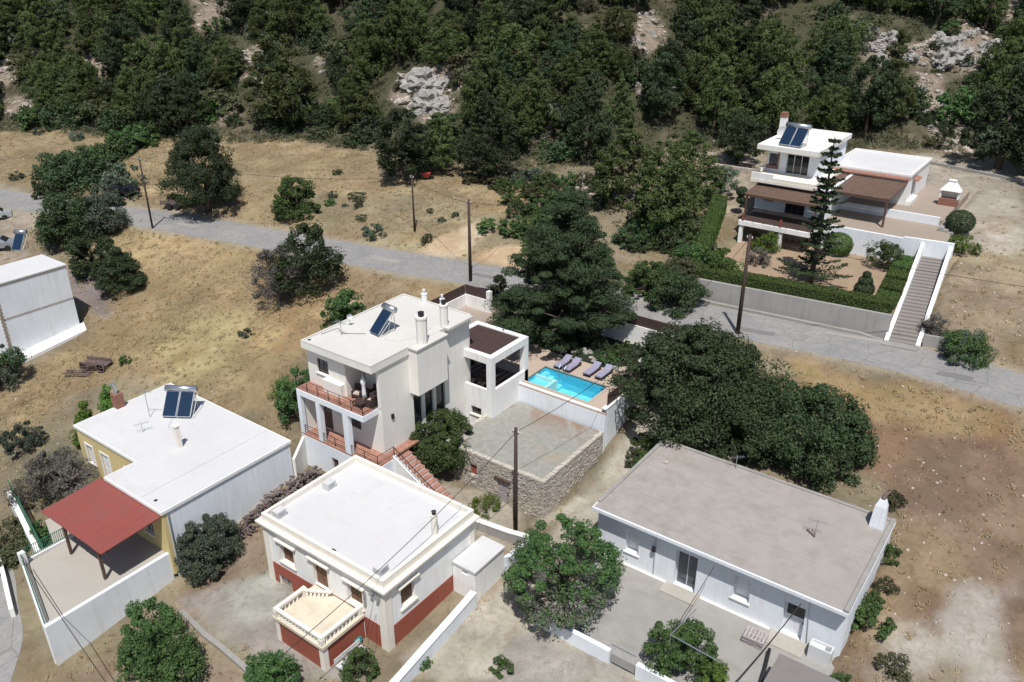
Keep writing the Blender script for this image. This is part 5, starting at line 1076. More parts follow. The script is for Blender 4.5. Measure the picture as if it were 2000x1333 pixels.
for i, (px, py, s) in enumerate(((1045, 388, 1), (1062, 392, 1.2), (1072, 385, .8))):
    x, y = G(px, py); o = M().lathe((0, 0, 0), [(.18, -.07), (.3, -.09), (.34, -.04), (.34, .04), (.3, .09), (.18, .07), (.18, -.07)], 14).build('old_tyre', X['rubber'], None, True); o.location = (x, y, tz(x, y)+.1+.12*(i == 1)); o.scale = (s, s, s)
    o.rotation_euler = (.2*i, .1, 0); tag(o, 'black old tyre in the weeds, %s of three by the road bend' % ('leftmost', 'biggest', 'rightmost')[i], 'tyre', 'old tyres in the weeds')
# firewood: the pile between the ochre house and the red-dado house
t = thing('firewood_pile', 'long pile of grey cut firewood along the white side wall of the ochre house', 'firewood pile', (-40.5, 27.5, .5))
rng = random.Random(11); lg_ = [M().tube([(-.26, 0, 0), (0, .02, .02), (.26, 0, 0)], [.07, .075, .055], 6).mesh('log', X['woodpile' if k else 'bark_grey']) for k in range(2)]
for i in range(290):
    y = rng.uniform(24.0, 32.3); k = rng.random(); x = -41.1+rng.uniform(-.3, 1.25)*(1-k*.5); z = tz(x, y)+.05+k*.7
    link('log', lg_[i % 2], t, Vector((x, y, z))-t.location, (rng.uniform(-.3, .3), rng.uniform(-.3, .3), rng.uniform(0, 3.1)), (rng.uniform(.6, 1.2),)*3)
# ------------------------------------------------------------------ vegetation
def leafmesh(name, C, N, S, mat, rs, asp=.55):
    """folded diamond leaf cards, one island each"""
    n = len(C); N = N/np.maximum(1e-6, np.linalg.norm(N, axis=1))[:, None]
    r = rs.normal(size=(n, 3)); T = np.cross(N, r); T /= np.maximum(1e-6, np.linalg.norm(T, axis=1))[:, None]; B = np.cross(N, T)
    S = S[:, None]; a = C-T*S; b = C+T*S; c = C+B*S*asp-N*S*.25; d = C-B*S*asp-N*S*.25
    V = np.stack([a, c, b, d], 1).reshape(-1, 3); me = D.meshes.new(name); me.vertices.add(4*n); me.vertices.foreach_set('co', V.ravel().astype(np.float32))
    i = np.arange(n)*4; F = np.stack([i, i+1, i+2, i, i+2, i+3], 1).ravel(); me.loops.add(6*n); me.polygons.add(2*n)
    me.loops.foreach_set('vertex_index', F.astype(np.int32)); me.polygons.foreach_set('loop_start', np.arange(0, 6*n, 3, dtype=np.int32)); me.polygons.foreach_set('loop_total', np.full(2*n, 3, dtype=np.int32))
    me.update(calc_edges=True); me.materials.append(mat); return me
PROF = {'round': lambda t: np.sqrt(np.clip(1-(2*t-.9)**2/1.22, 0, 1)), 'dome': lambda t: np.sqrt(np.clip(1-t**2*.98, 0, 1))*(.75+.25*np.minimum(1, t*4)),
 'cone': lambda t: (1-t)**.85*np.minimum(1, .55+t*5), 'pine': lambda t: np.minimum(1, (1.03-t)**.62*1.02)*np.minimum(1, .5+t*3), 'wide': lambda t: np.sqrt(np.clip(1-(2*t-.7)**2/1.7, 0, 1)),
 'column': lambda t: np.minimum(1, (1-t)*3.5)**.5*(.75+.25*np.minimum(1, t*5))}
def crown(rs, H, R, prof, nc, cr, flat, nl, ls, inner=.2, low=0., tuft=0., lop=.14, gapt=-.22):
    """clumps of leaves scattered over an uneven crown surface, base of crown at z=0; returns leaves and clump centres"""
    pf = PROF[prof]; t = rs.random(nc*4); keep = rs.random(nc*4) < pf(t)**1.0+.08; t = t[keep][:nc]; n = len(t); an = rs.random(n)*2*math.pi
    p1, p2 = rs.random(2)*6.28; lob = 1+lop*np.sin(an*2+p1)+lop*.8*np.sin(an*3+p2+t*3)
    rad = R*pf(t)*lob*np.where(rs.random(n) < inner, rs.uniform(.15, .6, n), rs.uniform(.72, 1.0, n)); c = np.stack([np.cos(an)*rad, np.sin(an)*rad, t*H+low], 1)
    cs = cr*(.45+1.1*rs.random(n)**1.6)*(.55+.45*pf(t)); k = rs.integers(0, n, nl); g = rs.normal(size=(nl, 3)); g /= np.linalg.norm(g, axis=1)[:, None]
    rr = cs[k]*rs.uniform(.35, 1.08, nl)**.6; off = g*rr[:, None]*np.array([1, 1, flat]); P = c[k]+off
    nrm = g*.8+np.array([0, 0, .55])+rs.normal(size=(nl, 3))*.55
    if tuft: nrm = nrm+np.array([0, 0, -.3])
    S = ls*rs.uniform(.5, 1.4, nl); gap = fbm(P[:, 0]+P[:, 2]*.7+31, P[:, 1]-P[:, 2]*.8+17, max(R*.28, .35), 3, 3) > gapt; return P[gap], nrm[gap], S[gap], c
def trunk(m, H, r, targets, rs, lean=.05, base=(0, 0, -.4)):
    q = np.array([rs.uniform(-lean, lean)*H, rs.uniform(-lean, lean)*H, H]); b = np.array(base, float); mid = (b+q)/2+rs.normal(size=3)*[.04*H, .04*H, 0]
    pts = [b, b*.7+mid*.3, mid, q]; m.tube([tuple(p) for p in pts], [r*1.5, r*1.1, r*.8, r*.35], 9)
    for c in targets:
        s = rs.uniform(.25, .8); p0 = mid*(1-s)+q*s if s > .4 else b*(1-s*1.6)+mid*s*1.6; p0 = p0 if p0[2] < c[2]+.3 else mid
        md = (p0+c)/2+rs.normal(size=3)*.08*np.linalg.norm(c-p0)+[0, 0, -.05*np.linalg.norm(c-p0)]; m.tube([tuple(p0), tuple(md), tuple(c)], [r*.42, r*.26, r*.08], 6)
    return m
VEG = {}; BEDST = []
KL, KS = 1.45, .83   # more and smaller leaves
def tree(name, label, cat, xy, H, R, trunkh=.25, prof='round', mat='lf_green', seed=1, nc=60, nl=9000, ls=.11, cr=None, flat=.8, z=None, bark='bark', group=None, tr=None, key=None, rz=0, sc_=None, inner=.2, lop=.14, limbs=12, mixm=None, tuft=0, gapt=-.22):
    """one plant: crown base at trunkh*H, trunk with limbs reaching into the clumps"""
    z = tz(*xy) if z is None else z; t = thing(name, label, cat, (xy[0], xy[1], z-.03), rz, group)
    if sc_ is not None: t.scale = sc_
    if key and key in VEG: mc, mt, mx = VEG[key]
    else:
        rs = np.random.default_rng(seed); cb = H*trunkh; P, N, S, c = crown(rs, (H-cb)*.93, R, prof, int(nc*1.25), (cr or R*.3)*.92, flat, int(nl*KL), ls*KS, inner, cb, tuft, lop, gapt); mx = None
        if mixm:
            sel = (P[:, 2] < cb+(H-cb)*mixm[1]) & (rs.random(len(P)) < mixm[2]) | (fbm(P[:, 0], P[:, 1], R*.8, seed, 2) > mixm[3]); mx = leafmesh('dry_foliage', P[sel], N[sel], S[sel]*.8, X[mixm[0]], rs); P, N, S = P[~sel], N[~sel], S[~sel]
        mc = leafmesh('foliage', P, N, S, X[mat], rs, .3 if mat in ('lf_pine', 'lf_dark') else .5); far = c[np.argsort(-np.linalg.norm(c[:, :2], axis=1))]; tg_ = [far[int(i)] for i in np.linspace(0, len(far)*.7, limbs)] if limbs else []
        mt = trunk(M(), max(cb+.45*(H-cb), .6), tr or H*.028, tg_, rs).mesh('trunk', X[bark], smooth=True)
        if key: VEG[key] = (mc, mt, mx)
    link('crown', mc, t); link('trunk', mt, t)
    if mx: link('dry_foliage', mx, t)
    return t
def at(px, py): return G(px, py)
# the individual trees round the houses
tree('cedar_tree', 'tall dark layered conifer towering over the pool terrace', 'conifer', Z(1100, 660, 4.6), 14.2, 6.3, .05, 'pine', 'lf_dark', 3, 270, 98000, .15, 1.25, .42, z=4.6, inner=.35, lop=.16, limbs=40, tr=.4, gapt=-.6)
tree('garden_conifer', 'small dark tree beside the white gate pillar of the villa courtyard', 'conifer', Z(975, 598, 5.2), 3.4, 1.3, .1, 'pine', 'lf_dark', 4, 34, 6500, .11, .5, .6, z=5.1)
tree('garden_shrub', 'broad green shrub between the courtyard and the pool under the tall conifer', 'shrub', Z(1000, 645, 4.9), 2.6, 2.2, .05, 'dome', 'lf_dark', 14, 40, 8000, .12, .6, .7, z=4.6)
tree('carob_tree', 'huge round dark green tree beside the lane and the pool wall', 'tree', Z(1350, 815, 3.0), 7.3, 5.6, .12, 'wide', 'lf_carob', 7, 170, 52000, .14, 1.15, .8, z=2.9, inner=.25, lop=.10, limbs=26, tr=.32, gapt=-.42)
tree('carob_tree', 'large round dark tree behind the right half of the grey roof', 'tree', Z(1560, 885, 2.8), 5.8, 4.4, .1, 'wide', 'lf_carob', 8, 130, 36000, .13, 1.0, .8, z=2.4, inner=.25, limbs=20, tr=.28, gapt=-.42)
tree('carob_tree', 'lower dark tree filling in between the two large carob trees behind the grey roof', 'tree', Z(1450, 870, 2.8), 5.0, 3.4, .1, 'wide', 'lf_carob', 9, 90, 20000, .13, .9, .8, z=2.5)
tree('almond_tree', 'green tree with purple-grey bare lower twigs at the fork of the lane', 'tree', Z(1100, 1170, .3), 4.9, 3.6, .22, 'wide', 'lf_green', 11, 110, 24000, .10, .62, .75, z=.25, mixm=('lf_grey', .45, .6, .55), lop=.12, limbs=30, gapt=-.5)
tree('citrus_tree', 'rounded citrus tree with yellowish leaves under the thin metal frame', 'tree', Z(1330, 1300, .4), 3.0, 1.75, .2, 'wide', 'lf_green', 12, 70, 15000, .085, .42, .8, z=.1, lop=.18)
tree('lemon_tree', 'bright green lower tree growing against the citrus tree in the yard', 'tree', Z(1385, 1325, .5), 1.9, .95, .12, 'dome', 'lf_bright', 13, 34, 5000, .08, .3, .8, z=.1)
tree('orange_tree', 'leafy green tree between the villa wall and the stone barn', 'tree', (-35.1, 39.1), 4.3, 2.6, .12, 'wide', 'lf_green', 15, 110, 26000, .10, .6, .8, z=.9, lop=.08, gapt=-.55)
tree('olive_tree', 'round grey-green olive bush beside the long white wall of the ochre house', 'tree', Z(408, 1092, -.2), 3.5, 2.15, .08, 'wide', 'lf_olive', 16, 100, 24000, .085, .5, .85, z=-.6, lop=.06, gapt=-.6)
tree('broadleaf_tree', 'dark green tree at the bottom edge left of the paved yard', 'tree', Z(318, 1310, .3), 4.4, 2.1, .1, 'wide', 'lf_green', 17, 90, 19000, .09, .5, .85, z=-.9)
tree('broadleaf_tree', 'smaller green tree top touching the back of the bottom-left tree', 'tree', Z(295, 1235, 0), 3.1, 1.4, .1, 'wide', 'lf_green', 18, 50, 9000, .09, .4, .85, z=-.8)
tree('laurel_bush', 'green bush at the bottom edge below the red porch', 'bush', Z(535, 1345, 0), 2.4, 1.7, .05, 'dome', 'lf_green', 19, 60, 10000, .085, .42, .8, z=-.2)
tree('laurel_bush', 'small round green bush at the bottom edge beside the white bench', 'bush', Z(705, 1320, 0), 1.9, 1.05, .05, 'dome', 'lf_green', 20, 40, 6500, .075, .32, .8, z=-.1)
tree('thuja_shrub', 'taller bright yellow-green thuja behind the brick chimney of the ochre house', 'conifer', (-58.6, 27.2), 4.8, 1.15, .02, 'cone', 'lf_bright', 21, 60, 9500, .11, .5, .8, z=.6)
tree('thuja_shrub', 'shorter bright yellow-green thuja at the left corner of the ochre house', 'conifer', (-59.1, 25.4), 4.0, 1.2, .02, 'cone', 'lf_bright', 22, 60, 9000, .11, .5, .8, z=.5)
tree('conifer_bush', 'dark conical bush at the right end of the tree clump in the dry field', 'conifer', Z(240, 552, 4.6), 4.4, 2.5, .02, 'cone', 'lf_dark', 23, 80, 15000, .15, .75, .6, z=4.3)
tree('broadleaf_tree', 'dark green bush just left of the conical dark bush', 'tree', Z(190, 530, 4.6), 4.6, 2.0, .05, 'wide', 'lf_carob', 24, 60, 11000, .14, .7, .8, z=4.4)
tree('broadleaf_tree', 'tall dark broadleaf tree on the near side of the road at the left', 'tree', Z(135, 470, 5.6), 5.8, 2.9, .1, 'wide', 'lf_carob', 25, 100, 18000, .16, .95, .8, z=5.3)
tree('broadleaf_tree', 'grey-green sparse tree overhanging the road right of the dark one', 'tree', Z(205, 458, 5.6), 4.8, 2.6, .15, 'wide', 'lf_olive', 26, 80, 14000, .14, .8, .75, z=5.6, mixm=('lf_grey', .4, .4, .5))
tree('roadside_bush', 'dark bushy shrub at the left edge beside the white house plinth', 'bush', Z(5, 745, .8), 4.2, 1.9, .05, 'wide', 'lf_carob', 27, 60, 9000, .12, .6, .8, z=.5, mixm=('lf_grey', .5, .5, .5))
tree('pine_tree', 'big dark solitary pine standing in the dry field beyond the road', 'pine', Z(405, 408, 7.1), 10.2, 5.0, .10, 'pine', 'lf_dark', 28, 140, 36000, .19, 1.25, .7, z=7.2, lop=.2, limbs=26, tr=.3)
tree('round_bush', 'rounded green bush standing alone by the road in the dry field', 'bush', Z(582, 425, 7), 5.0, 2.5, .04, 'wide', 'lf_green', 29, 70, 12000, .15, .7, .8, z=7.0)
tree('broadleaf_tree', 'leafy tree on the road verge with bare grey branches on its left', 'tree', Z(605, 560, 5.8), 6.6, 3.0, .1, 'wide', 'lf_carob', 30, 90, 14000, .15, .8, .8, z=5.6, lop=.25)
tree('bare_tree', 'leafless grey twiggy tree left of the leafy verge tree', 'tree', Z(545, 575, 5.6), 5.2, 2.6, .1, 'wide', 'lf_grey', 31, 70, 7000, .10, .7, .8, z=5.2, bark='bark_grey', limbs=50)
tree('fig_bush', 'green bush behind the left corner of the villa', 'bush', (-46.3, 35.6), 4.4, 1.8, .05, 'wide', 'lf_green', 32, 60, 10000, .12, .5, .8)
tree('fig_bush', 'green bush showing above the villa roof edge at the back left', 'bush', Z(676, 628, 5), 4.6, 1.9, .05, 'wide', 'lf_green', 33, 60, 9000, .13, .55, .8, z=3.9)
tree('fig_bush', 'pale green loose bush beside the villa balcony on the left', 'bush', Z(556, 785, 2.3), 2.6, 1.3, .05, 'dome', 'lf_bright', 34, 40, 3600, .09, .45, .9, z=1.7, mixm=('lf_olive', .5, .6, .5))
tree('overgrown_shrub', 'grey-green tangled shrub behind the street wall at the lower left', 'bush', (-56.6, 20.6), 3.4, 2.2, .08, 'wide', 'lf_grey', 35, 70, 10000, .09, .55, .8, mixm=('lf_scrub', .6, .5, .3), limbs=40)
tree('overgrown_shrub', 'leafless purple-grey bush left of the ochre house front door', 'bush', (-54.6, 21.7), 3.1, 1.7, .08, 'wide', 'lf_grey', 36, 60, 6000, .07, .5, .8, z=-.1, limbs=50, bark='bark_grey')
tree('overgrown_shrub', 'small green shrub beside the lower terrace at the left', 'bush', (-52.6, 18.2), 1.6, 1.2, .05, 'dome', 'lf_green', 37, 40, 4500, .08, .4, .8)
tree('overgrown_shrub', 'dark green shrub in the dry grass above the lower left corner', 'bush', G(48, 880), 2.6, 1.5, .05, 'wide', 'lf_olive', 38, 40, 6000, .09, .45, .8)
tree('courtyard_shrub', 'green shrub in the flower bed of the villa courtyard', 'shrub', (-43.6, 49.6), 1.5, 1.3, .05, 'dome', 'lf_green', 39, 30, 3500, .08, .35, .8, z=5.3)
tree('wall_weed', 'green weedy bush against the front of the stone barn', 'bush', Z(945, 985, .5), 1.2, 1.1, .03, 'dome', 'lf_bright', 40, 30, 3500, .06, .3, .8, z=.0)
tree('wall_weed', 'green shrub beside the left end of the grey flat roof', 'bush', (-22.0, 46.0), 1.6, 1.1, .03, 'dome', 'lf_green', 41, 30, 4000, .07, .35, .8)
# planting bed under the tall conifer, its shade painted into the near-black soil
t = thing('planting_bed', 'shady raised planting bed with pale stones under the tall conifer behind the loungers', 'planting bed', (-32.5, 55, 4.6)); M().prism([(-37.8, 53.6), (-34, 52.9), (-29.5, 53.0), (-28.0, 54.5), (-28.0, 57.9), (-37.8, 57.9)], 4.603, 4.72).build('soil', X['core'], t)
rb = random.Random(4)
for i in range(13):
    x, y = rb.uniform(-36.8, -28.6), rb.uniform(53.4, 56.8); tree('bed_shrub', 'small dark shrub in the shady planting bed behind the loungers', 'shrub', (x, y), rb.uniform(.7, 1.4), .75, .03, 'dome', ('lf_dark', 'lf_carob', 'lf_green')[i % 3], 90+i % 3, 20, 1300, .08, .3, .8, z=4.7, group='shrubs in the planting bed', key='bed%d' % (i % 3), rz=i, limbs=4)
for i in range(16):
    x, y = rb.uniform(-34.0, -28.6), rb.uniform(52.9, 54.6); s = rb.uniform(.16, .34); BEDST.append((x, y, s))
# hillside garden plants
def lrow(l): return l
def araucaria(xy, z, H, R, label):
    t = thing('norfolk_pine', label, 'conifer', (xy[0], xy[1], z)); rs = np.random.default_rng(50); P = []; N = []; m = M().tube([(0, 0, -.3), (.1, 0, H*.5), (.0, .1, H)], [.24, .15, .03], 8)
    for k in range(17):
        h = H*(.08+.9*(k/16)**.9)+rs.uniform(-.12, .12); r = R*(1-(k/16)**1.1*.80)*rs.uniform(.8, 1.12); nb = 7
        for j in range(nb):
            a = 2*math.pi*(j+.5*(k % 2)+rs.uniform(-.25, .25))/nb; r = r*rs.uniform(.7, 1.1); d = np.array([math.cos(a), math.sin(a), rs.uniform(-.1, .06)]); n = int(135*r/R+30); s = rs.random(n)**.75
            m.tube([(0, 0, h), tuple(d*r*.6+[0, 0, h+.02*r]), tuple(d*r+[0, 0, h+.14*r])], [.04, .03, .012], 5)
            c = np.outer(s*r, d)+np.array([0, 0, h])+np.outer(s**2*.14*r, [0, 0, 1]); side = np.cross(d, [0, 0, 1]); c += np.outer(rs.normal(size=n)*.22*r*(1.05-s)*np.minimum(1, s*4), side)+rs.normal(size=(n, 3))*[.05, .05, .05]
            P.append(c); N.append(rs.normal(size=(n, 3))*.5+[0, 0, 1])
    P = np.concatenate(P); N = np.concatenate(N); link('crown', leafmesh('foliage', P, N, .13*rs.uniform(.6, 1.3, len(P)), X['lf_dark'], rs), t); link('trunk', m.mesh('trunk', X['bark'], smooth=True), t)
araucaria(Z(1583, 552, 8.3), GZ, 12.9, 2.9, 'tall tiered norfolk pine in the hillside garden in front of the house')
tree('olive_tree', 'grey-green young olive tree left of the hillside house', 'tree', Z(1408, 388, 9.3), 3.9, 1.75, .38, 'wide', 'lf_olive', 51, 50, 8000, .10, .5, .9, z=tz(*Z(1408, 388, 9.3)))
def topiary(px, py, z, balls, label, mat='lf_hedge'):
    x, y = Z(px, py, z); t = thing('topiary', label, 'topiary', (x, y, z)); rs = np.random.default_rng(int(px)); M().tube([(0, 0, -.2), (0, 0, balls[-1][0])], .05, 6).build('trunk', X['bark'], t, local=True)
    for h, r in balls:
        n = int(2600*r*r+500); g = rs.normal(size=(n, 3)); g /= np.linalg.norm(g, axis=1)[:, None]; link('clipped_ball', leafmesh('foliage', g*r*rs.uniform(.86, 1.03, n)[:, None]*[1, 1, .85]+[0, 0, h], g+rs.normal(size=(n, 3))*.4, .075*rs.uniform(.6, 1.3, n), X[mat], rs), t)
    return t
topiary(1445, 408, 9.6, [(1.0, .5), (1.9, .62)], 'two-ball topiary beside the olive tree left of the hillside house', 'lf_dark')
topiary(1634, 497, GZ, [(1.0, 1.35)], 'large clipped round bush against the white terrace wall'); topiary(1686, 575, GZ, [(.5, .85), (1.2, .6), (1.8, .35)], 'leaning clipped topiary in the middle of the garden soil', 'lf_dark')
topiary(1871, 455, 10.4, [(1.1, 1.3)], 'dark round clipped bush at the right end of the steps', 'lf_dark'); 
tree('garden_shrub', 'bright green young shrub below the dark round bush on the right', 'shrub', Z(1878, 495, 9.8), 1.9, 1.1, .2, 'wide', 'lf_bright', 52, 30, 3200, .09, .4, .9)
tree('garden_shrub', 'spiky green shrub beside the clipped steps hedge in the garden', 'shrub', Z(1730, 525, GZ), 2.6, 1.5, .15, 'wide', 'lf_green', 53, 40, 4500, .10, .5, .9, z=GZ, lop=.3)
tree('garden_shrub', 'bright shrub in front of the veranda columns', 'shrub', Z(1492, 490, GZ), 2.0, 1.3, .1, 'wide', 'lf_bright', 54, 30, 4000, .09, .45, .9, z=GZ)
tree('garden_shrub', 'dry reddish shrub in the left part of the garden', 'shrub', Z(1480, 515, GZ), 1.5, 1.2, .1, 'wide', 'lf_grey', 55, 30, 2500, .08, .4, .9, z=GZ)
tree('roadside_bush', 'large loose green bush beside the road right of the stairs', 'bush', Z(1885, 690, 7), 2.6, 2.0, .04, 'dome', 'lf_green', 56, 60, 9500, .10, .55, .8, mixm=('lf_olive', .5, .5, .4))
tree('roadside_bush', 'small bush at the right foot of the big roadside bush', 'bush', Z(1912, 705, 6.8), 1.1, .7, .04, 'dome', 'lf_green', 57, 20, 1800, .08, .3, .8)
tree('roadside_bush', 'purple-brown dry bush against the right wall of the stairs', 'bush', Z(1826, 650, 7.2), 1.7, 1.0, .04, 'dome', 'lf_grey', 58, 30, 3000, .08, .4, .8)
tree('garden_shrub', 'round green shrub at the left corner of the garden wall', 'shrub', Z(1408, 540, 8), 3.0, 1.5, .04, 'round', 'lf_hedge', 59, 50, 8000, .10, .5, .8, z=7.8)
tree('roadside_bush', 'sprawling dark scrub at the roadside left of the garden wall', 'bush', Z(1320, 588, 7), 3.3, 2.7, .03, 'dome', 'lf_carob', 60, 90, 14000, .12, .6, .7)
tree('roadside_bush', 'sprawling green scrub above the road bend behind the tall conifer', 'bush', Z(1270, 560, 7), 3.0, 2.6, .03, 'dome', 'lf_green', 61, 80, 12000, .12, .6, .7)
tree('roadside_bush', 'low scrub beside the pool screen fence near the road', 'bush', Z(1335, 545, 7.6), 2.6, 2.4, .03, 'dome', 'lf_scrub', 62, 70, 9000, .12, .6, .7)
def hedge(label, poly, z0, h, name='clipped_hedge', top=None):
    """clipped hedge along a strip polygon (4 corners)"""
    c = np.mean(poly, axis=0); t = thing(name, label, 'hedge', (c[0], c[1], z0)); rs = np.random.default_rng(len(label)); p = np.array(poly, float)-c; z1 = h if np.isscalar(h) else None
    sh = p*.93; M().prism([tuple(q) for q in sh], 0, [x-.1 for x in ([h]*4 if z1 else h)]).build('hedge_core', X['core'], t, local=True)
    P = []; N = []; hh = np.array([h]*4 if z1 else h, float)
    A = .5*abs(sum(p[i][0]*p[(i+1) % 4][1]-p[(i+1) % 4][0]*p[i][1] for i in range(4))); n = int(A*330); s, r = rs.random(n), rs.random(n)
    q = (p[0]*(1-s)[:, None]+p[1]*s[:, None])*(1-r)[:, None]+(p[3]*(1-s)[:, None]+p[2]*s[:, None])*r[:, None]; ht = (hh[0]*(1-s)+hh[1]*s)*(1-r)+(hh[3]*(1-s)+hh[2]*s)*r
    P.append(np.column_stack([q, ht+fbm(q[:, 0], q[:, 1], .9, 5, 3)*.10+rs.uniform(-.06, .03, n)])); N.append(rs.normal(size=(n, 3))*.5+[0, 0, 1])
    for i in range(4):
        a, b = p[i], p[(i+1) % 4]; L = np.hypot(*(b-a)); n = int(L*max(h if z1 else max(h), .3)*300); s = rs.random(n); nn = np.array([(b-a)[1], -(b-a)[0]])/L; zz = rs.random(n)*(hh[i]*(1-s)+hh[(i+1) % 4]*s)
        q = a*(1-s)[:, None]+b*s[:, None]+nn*(rs.uniform(-.07, .05, n)+fbm(s*L, zz, .8, i, 2)*.06)[:, None]; P.append(np.column_stack([q, zz])); N.append(rs.normal(size=(n, 3))*.45+[nn[0], nn[1], .2])
    P = np.concatenate(P); N = np.concatenate(N); link('foliage', leafmesh('foliage', P, N, .07*rs.uniform(.6, 1.4, len(P)), X['lf_hedge'], rs), t); return t
hedge('long low clipped hedge along the top of the grey garden retaining wall', [(-28.4, 66.8), (-12.1, 68.6), (-12.2, 69.9), (-28.6, 68.3)], GZ, .95)
hedge('tall clipped hedge running uphill along the left side of the garden', [(-30.2, 69.5), (-28.9, 69.5), (-33.6, 85.5), (-35.3, 85.5)], tz(-31, 74), [1.2, 1.2, 3.0, 3.0])
for i, (y0, y1, L_) in enumerate(((70.0, 72.6, 'lowest'), (72.9, 75.2, 'second lowest'), (75.5, 77.6, 'third'), (78.0, 81.2, 'uppermost'))):
    f0 = (y0-67.35)/14.65; f1 = (y1-67.35)/14.65; xa = -11.75-1.2*f0; xb = -11.75-1.2*f1
    hedge('%s clipped hedge block beside the long garden stairs' % L_, [(xa-1.9, y0), (xa-.15, y0), (xb-.15, y1), (xb-1.9, y1)], GZ, .55+.17*i)

# hillside forest: individual pines and bushes
def inpoly(px, py, poly):
    r = False; n = len(poly)
    for i in range(n):
        x0, y0 = poly[i]; x1, y1 = poly[(i+1) % n]
        if (y0 > py) != (y1 > py) and px < (x1-x0)*(py-y0)/(y1-y0+1e-9)+x0: r = not r
    return r
rr = random.Random(77)
spec = [('pine_a', 8.6, 3.4, 'pine', 'lf_pine', 201), ('pine_b', 7.6, 3.0, 'pine', 'lf_pine', 202), ('pine_c', 9.4, 3.1, 'cone', 'lf_pine', 203), ('pine_d', 6.6, 3.2, 'wide', 'lf_pine', 204), ('pine_e', 9.0, 3.0, 'pine', 'lf_dark', 205), ('pine_f', 7.0, 2.7, 'round', 'lf_dark', 206)]
def zone(x, y):
    px, py = proj(x, y, tz(x, y)+3); h = 'left edge of the hillside' if px < 250 else 'left part of the hillside' if px < 640 else 'middle of the hillside' if px < 1150 else 'hillside right of the middle' if px < 1450 else 'slope behind the hillside house' if px < 1850 else 'right edge of the hillside'
    return 'on the '+h+', '+('near the top' if py < 70 else 'halfway up' if py < 170 else 'low down')
LAB = {'lf_pine': 'olive-green pine among the many covering the rocky hillside', 'lf_dark': 'dark green pine among the many covering the rocky hillside'}
placed = []
def pine(x, y, s, k, label=None, hs=1.):
    nm, H, R, pf, mt, sd = spec[k]; grp = None if label else 'pines covering the hillside'
    placed.append((x, y, R*s)); return tree('pine_tree', label or LAB[mt].replace(' among the many covering the rocky hillside', ' '+zone(x, y)), 'pine', (x, y), H, R, .10, pf, mt, sd, 120, 8500, .215, R*.24, .7, group=grp, key=nm, rz=rr.uniform(0, 6.28), sc_=(s, s, s*hs), limbs=8, lop=.2)
# the ones that stand out along the foot of the hill
for px, py, s, k, L_ in ((790, 352, 1.28, 5, 'broad dark pine with the red wheelbarrow at its foot'), (860, 335, 1.0, 1, 'pine right behind the broad dark one at the field edge'), (955, 352, 1.25, 4, 'dark pine at the bend of the field edge, left of the roadside scrub'),
    (1290, 455, 1.3, 0, 'tallest bright olive pine above the hillside road, left of the garden'), (1215, 400, 1.3, 1, 'bright olive pine behind the tall conifer'), (1340, 400, 1.15, 1, 'olive pine at the left edge of the hillside house plot'),
    (1145, 310, 1.3, 4, 'dark pine above the pale rock scree'), (330, 265, 1.25, 5, 'dark pine behind the top of the solitary big pine'), (560, 245, 1.75, 2, 'very tall dark-green conical pine at the left foot of the hill'), (1950, 330, 1.5, 4, 'large dark pine at the right edge above the gravel lot'), (2020, 350, 1.4, 4, 'dark pine cut by the right edge above the gravel lot'),
    (1000, 290, 1.1, 0, 'olive pine between the two pale rock faces'), (700, 255, 1.1, 0, 'olive pine above the left end of the dry field edge'), (1440, 320, 1.0, 5, 'dark pine behind the left boundary wall of the hillside house')):
    x, y = G(px, py); pine(x, y, s, k, L_)
cnt = 0; tries = 0
while cnt < 285 and tries < 30000:
    tries += 1; u = rr.uniform(-100, 86); v = rr.uniform(104, 172); a, b = uv2ab(u, v); vf = float(np.interp(u, FU, FV))
    if v < vf+2.5: continue
    x, y = float(a), float(b); z = float(terr(a, b)[0]); qx, qy = proj(x, y, z+2.5)
    if not (-220 < qx < 2220) or qy < -260: continue
    pts_ = [proj(x, y, z+h_) for h_ in (0, 2.5, 5.5)]
    if any(inpoly(q_[0]+dx_, q_[1], r) for q_ in pts_ for r in ROCKY for dx_ in (-10, 10)) and rr.random() < .985: continue
    if 1120 < qx < 1340 and -20 < qy < 150 and rr.random() < .6: continue
    if 1650 < qx < 1990 and 60 < qy < 170 and rr.random() < .7: continue
    if any((x-p[0])**2+(y-p[1])**2 < (p[2]*.9+1.4)**2*.46 for p in placed[-2000:]): continue
    k = rr.choice((0, 0, 1, 1, 2, 3, 3, 4, 4, 5, 5)); pine(x, y, .52+.72*rr.random()**.8, k, None, rr.uniform(.8, 1.25)); cnt += 1
print('pines', cnt, tries)
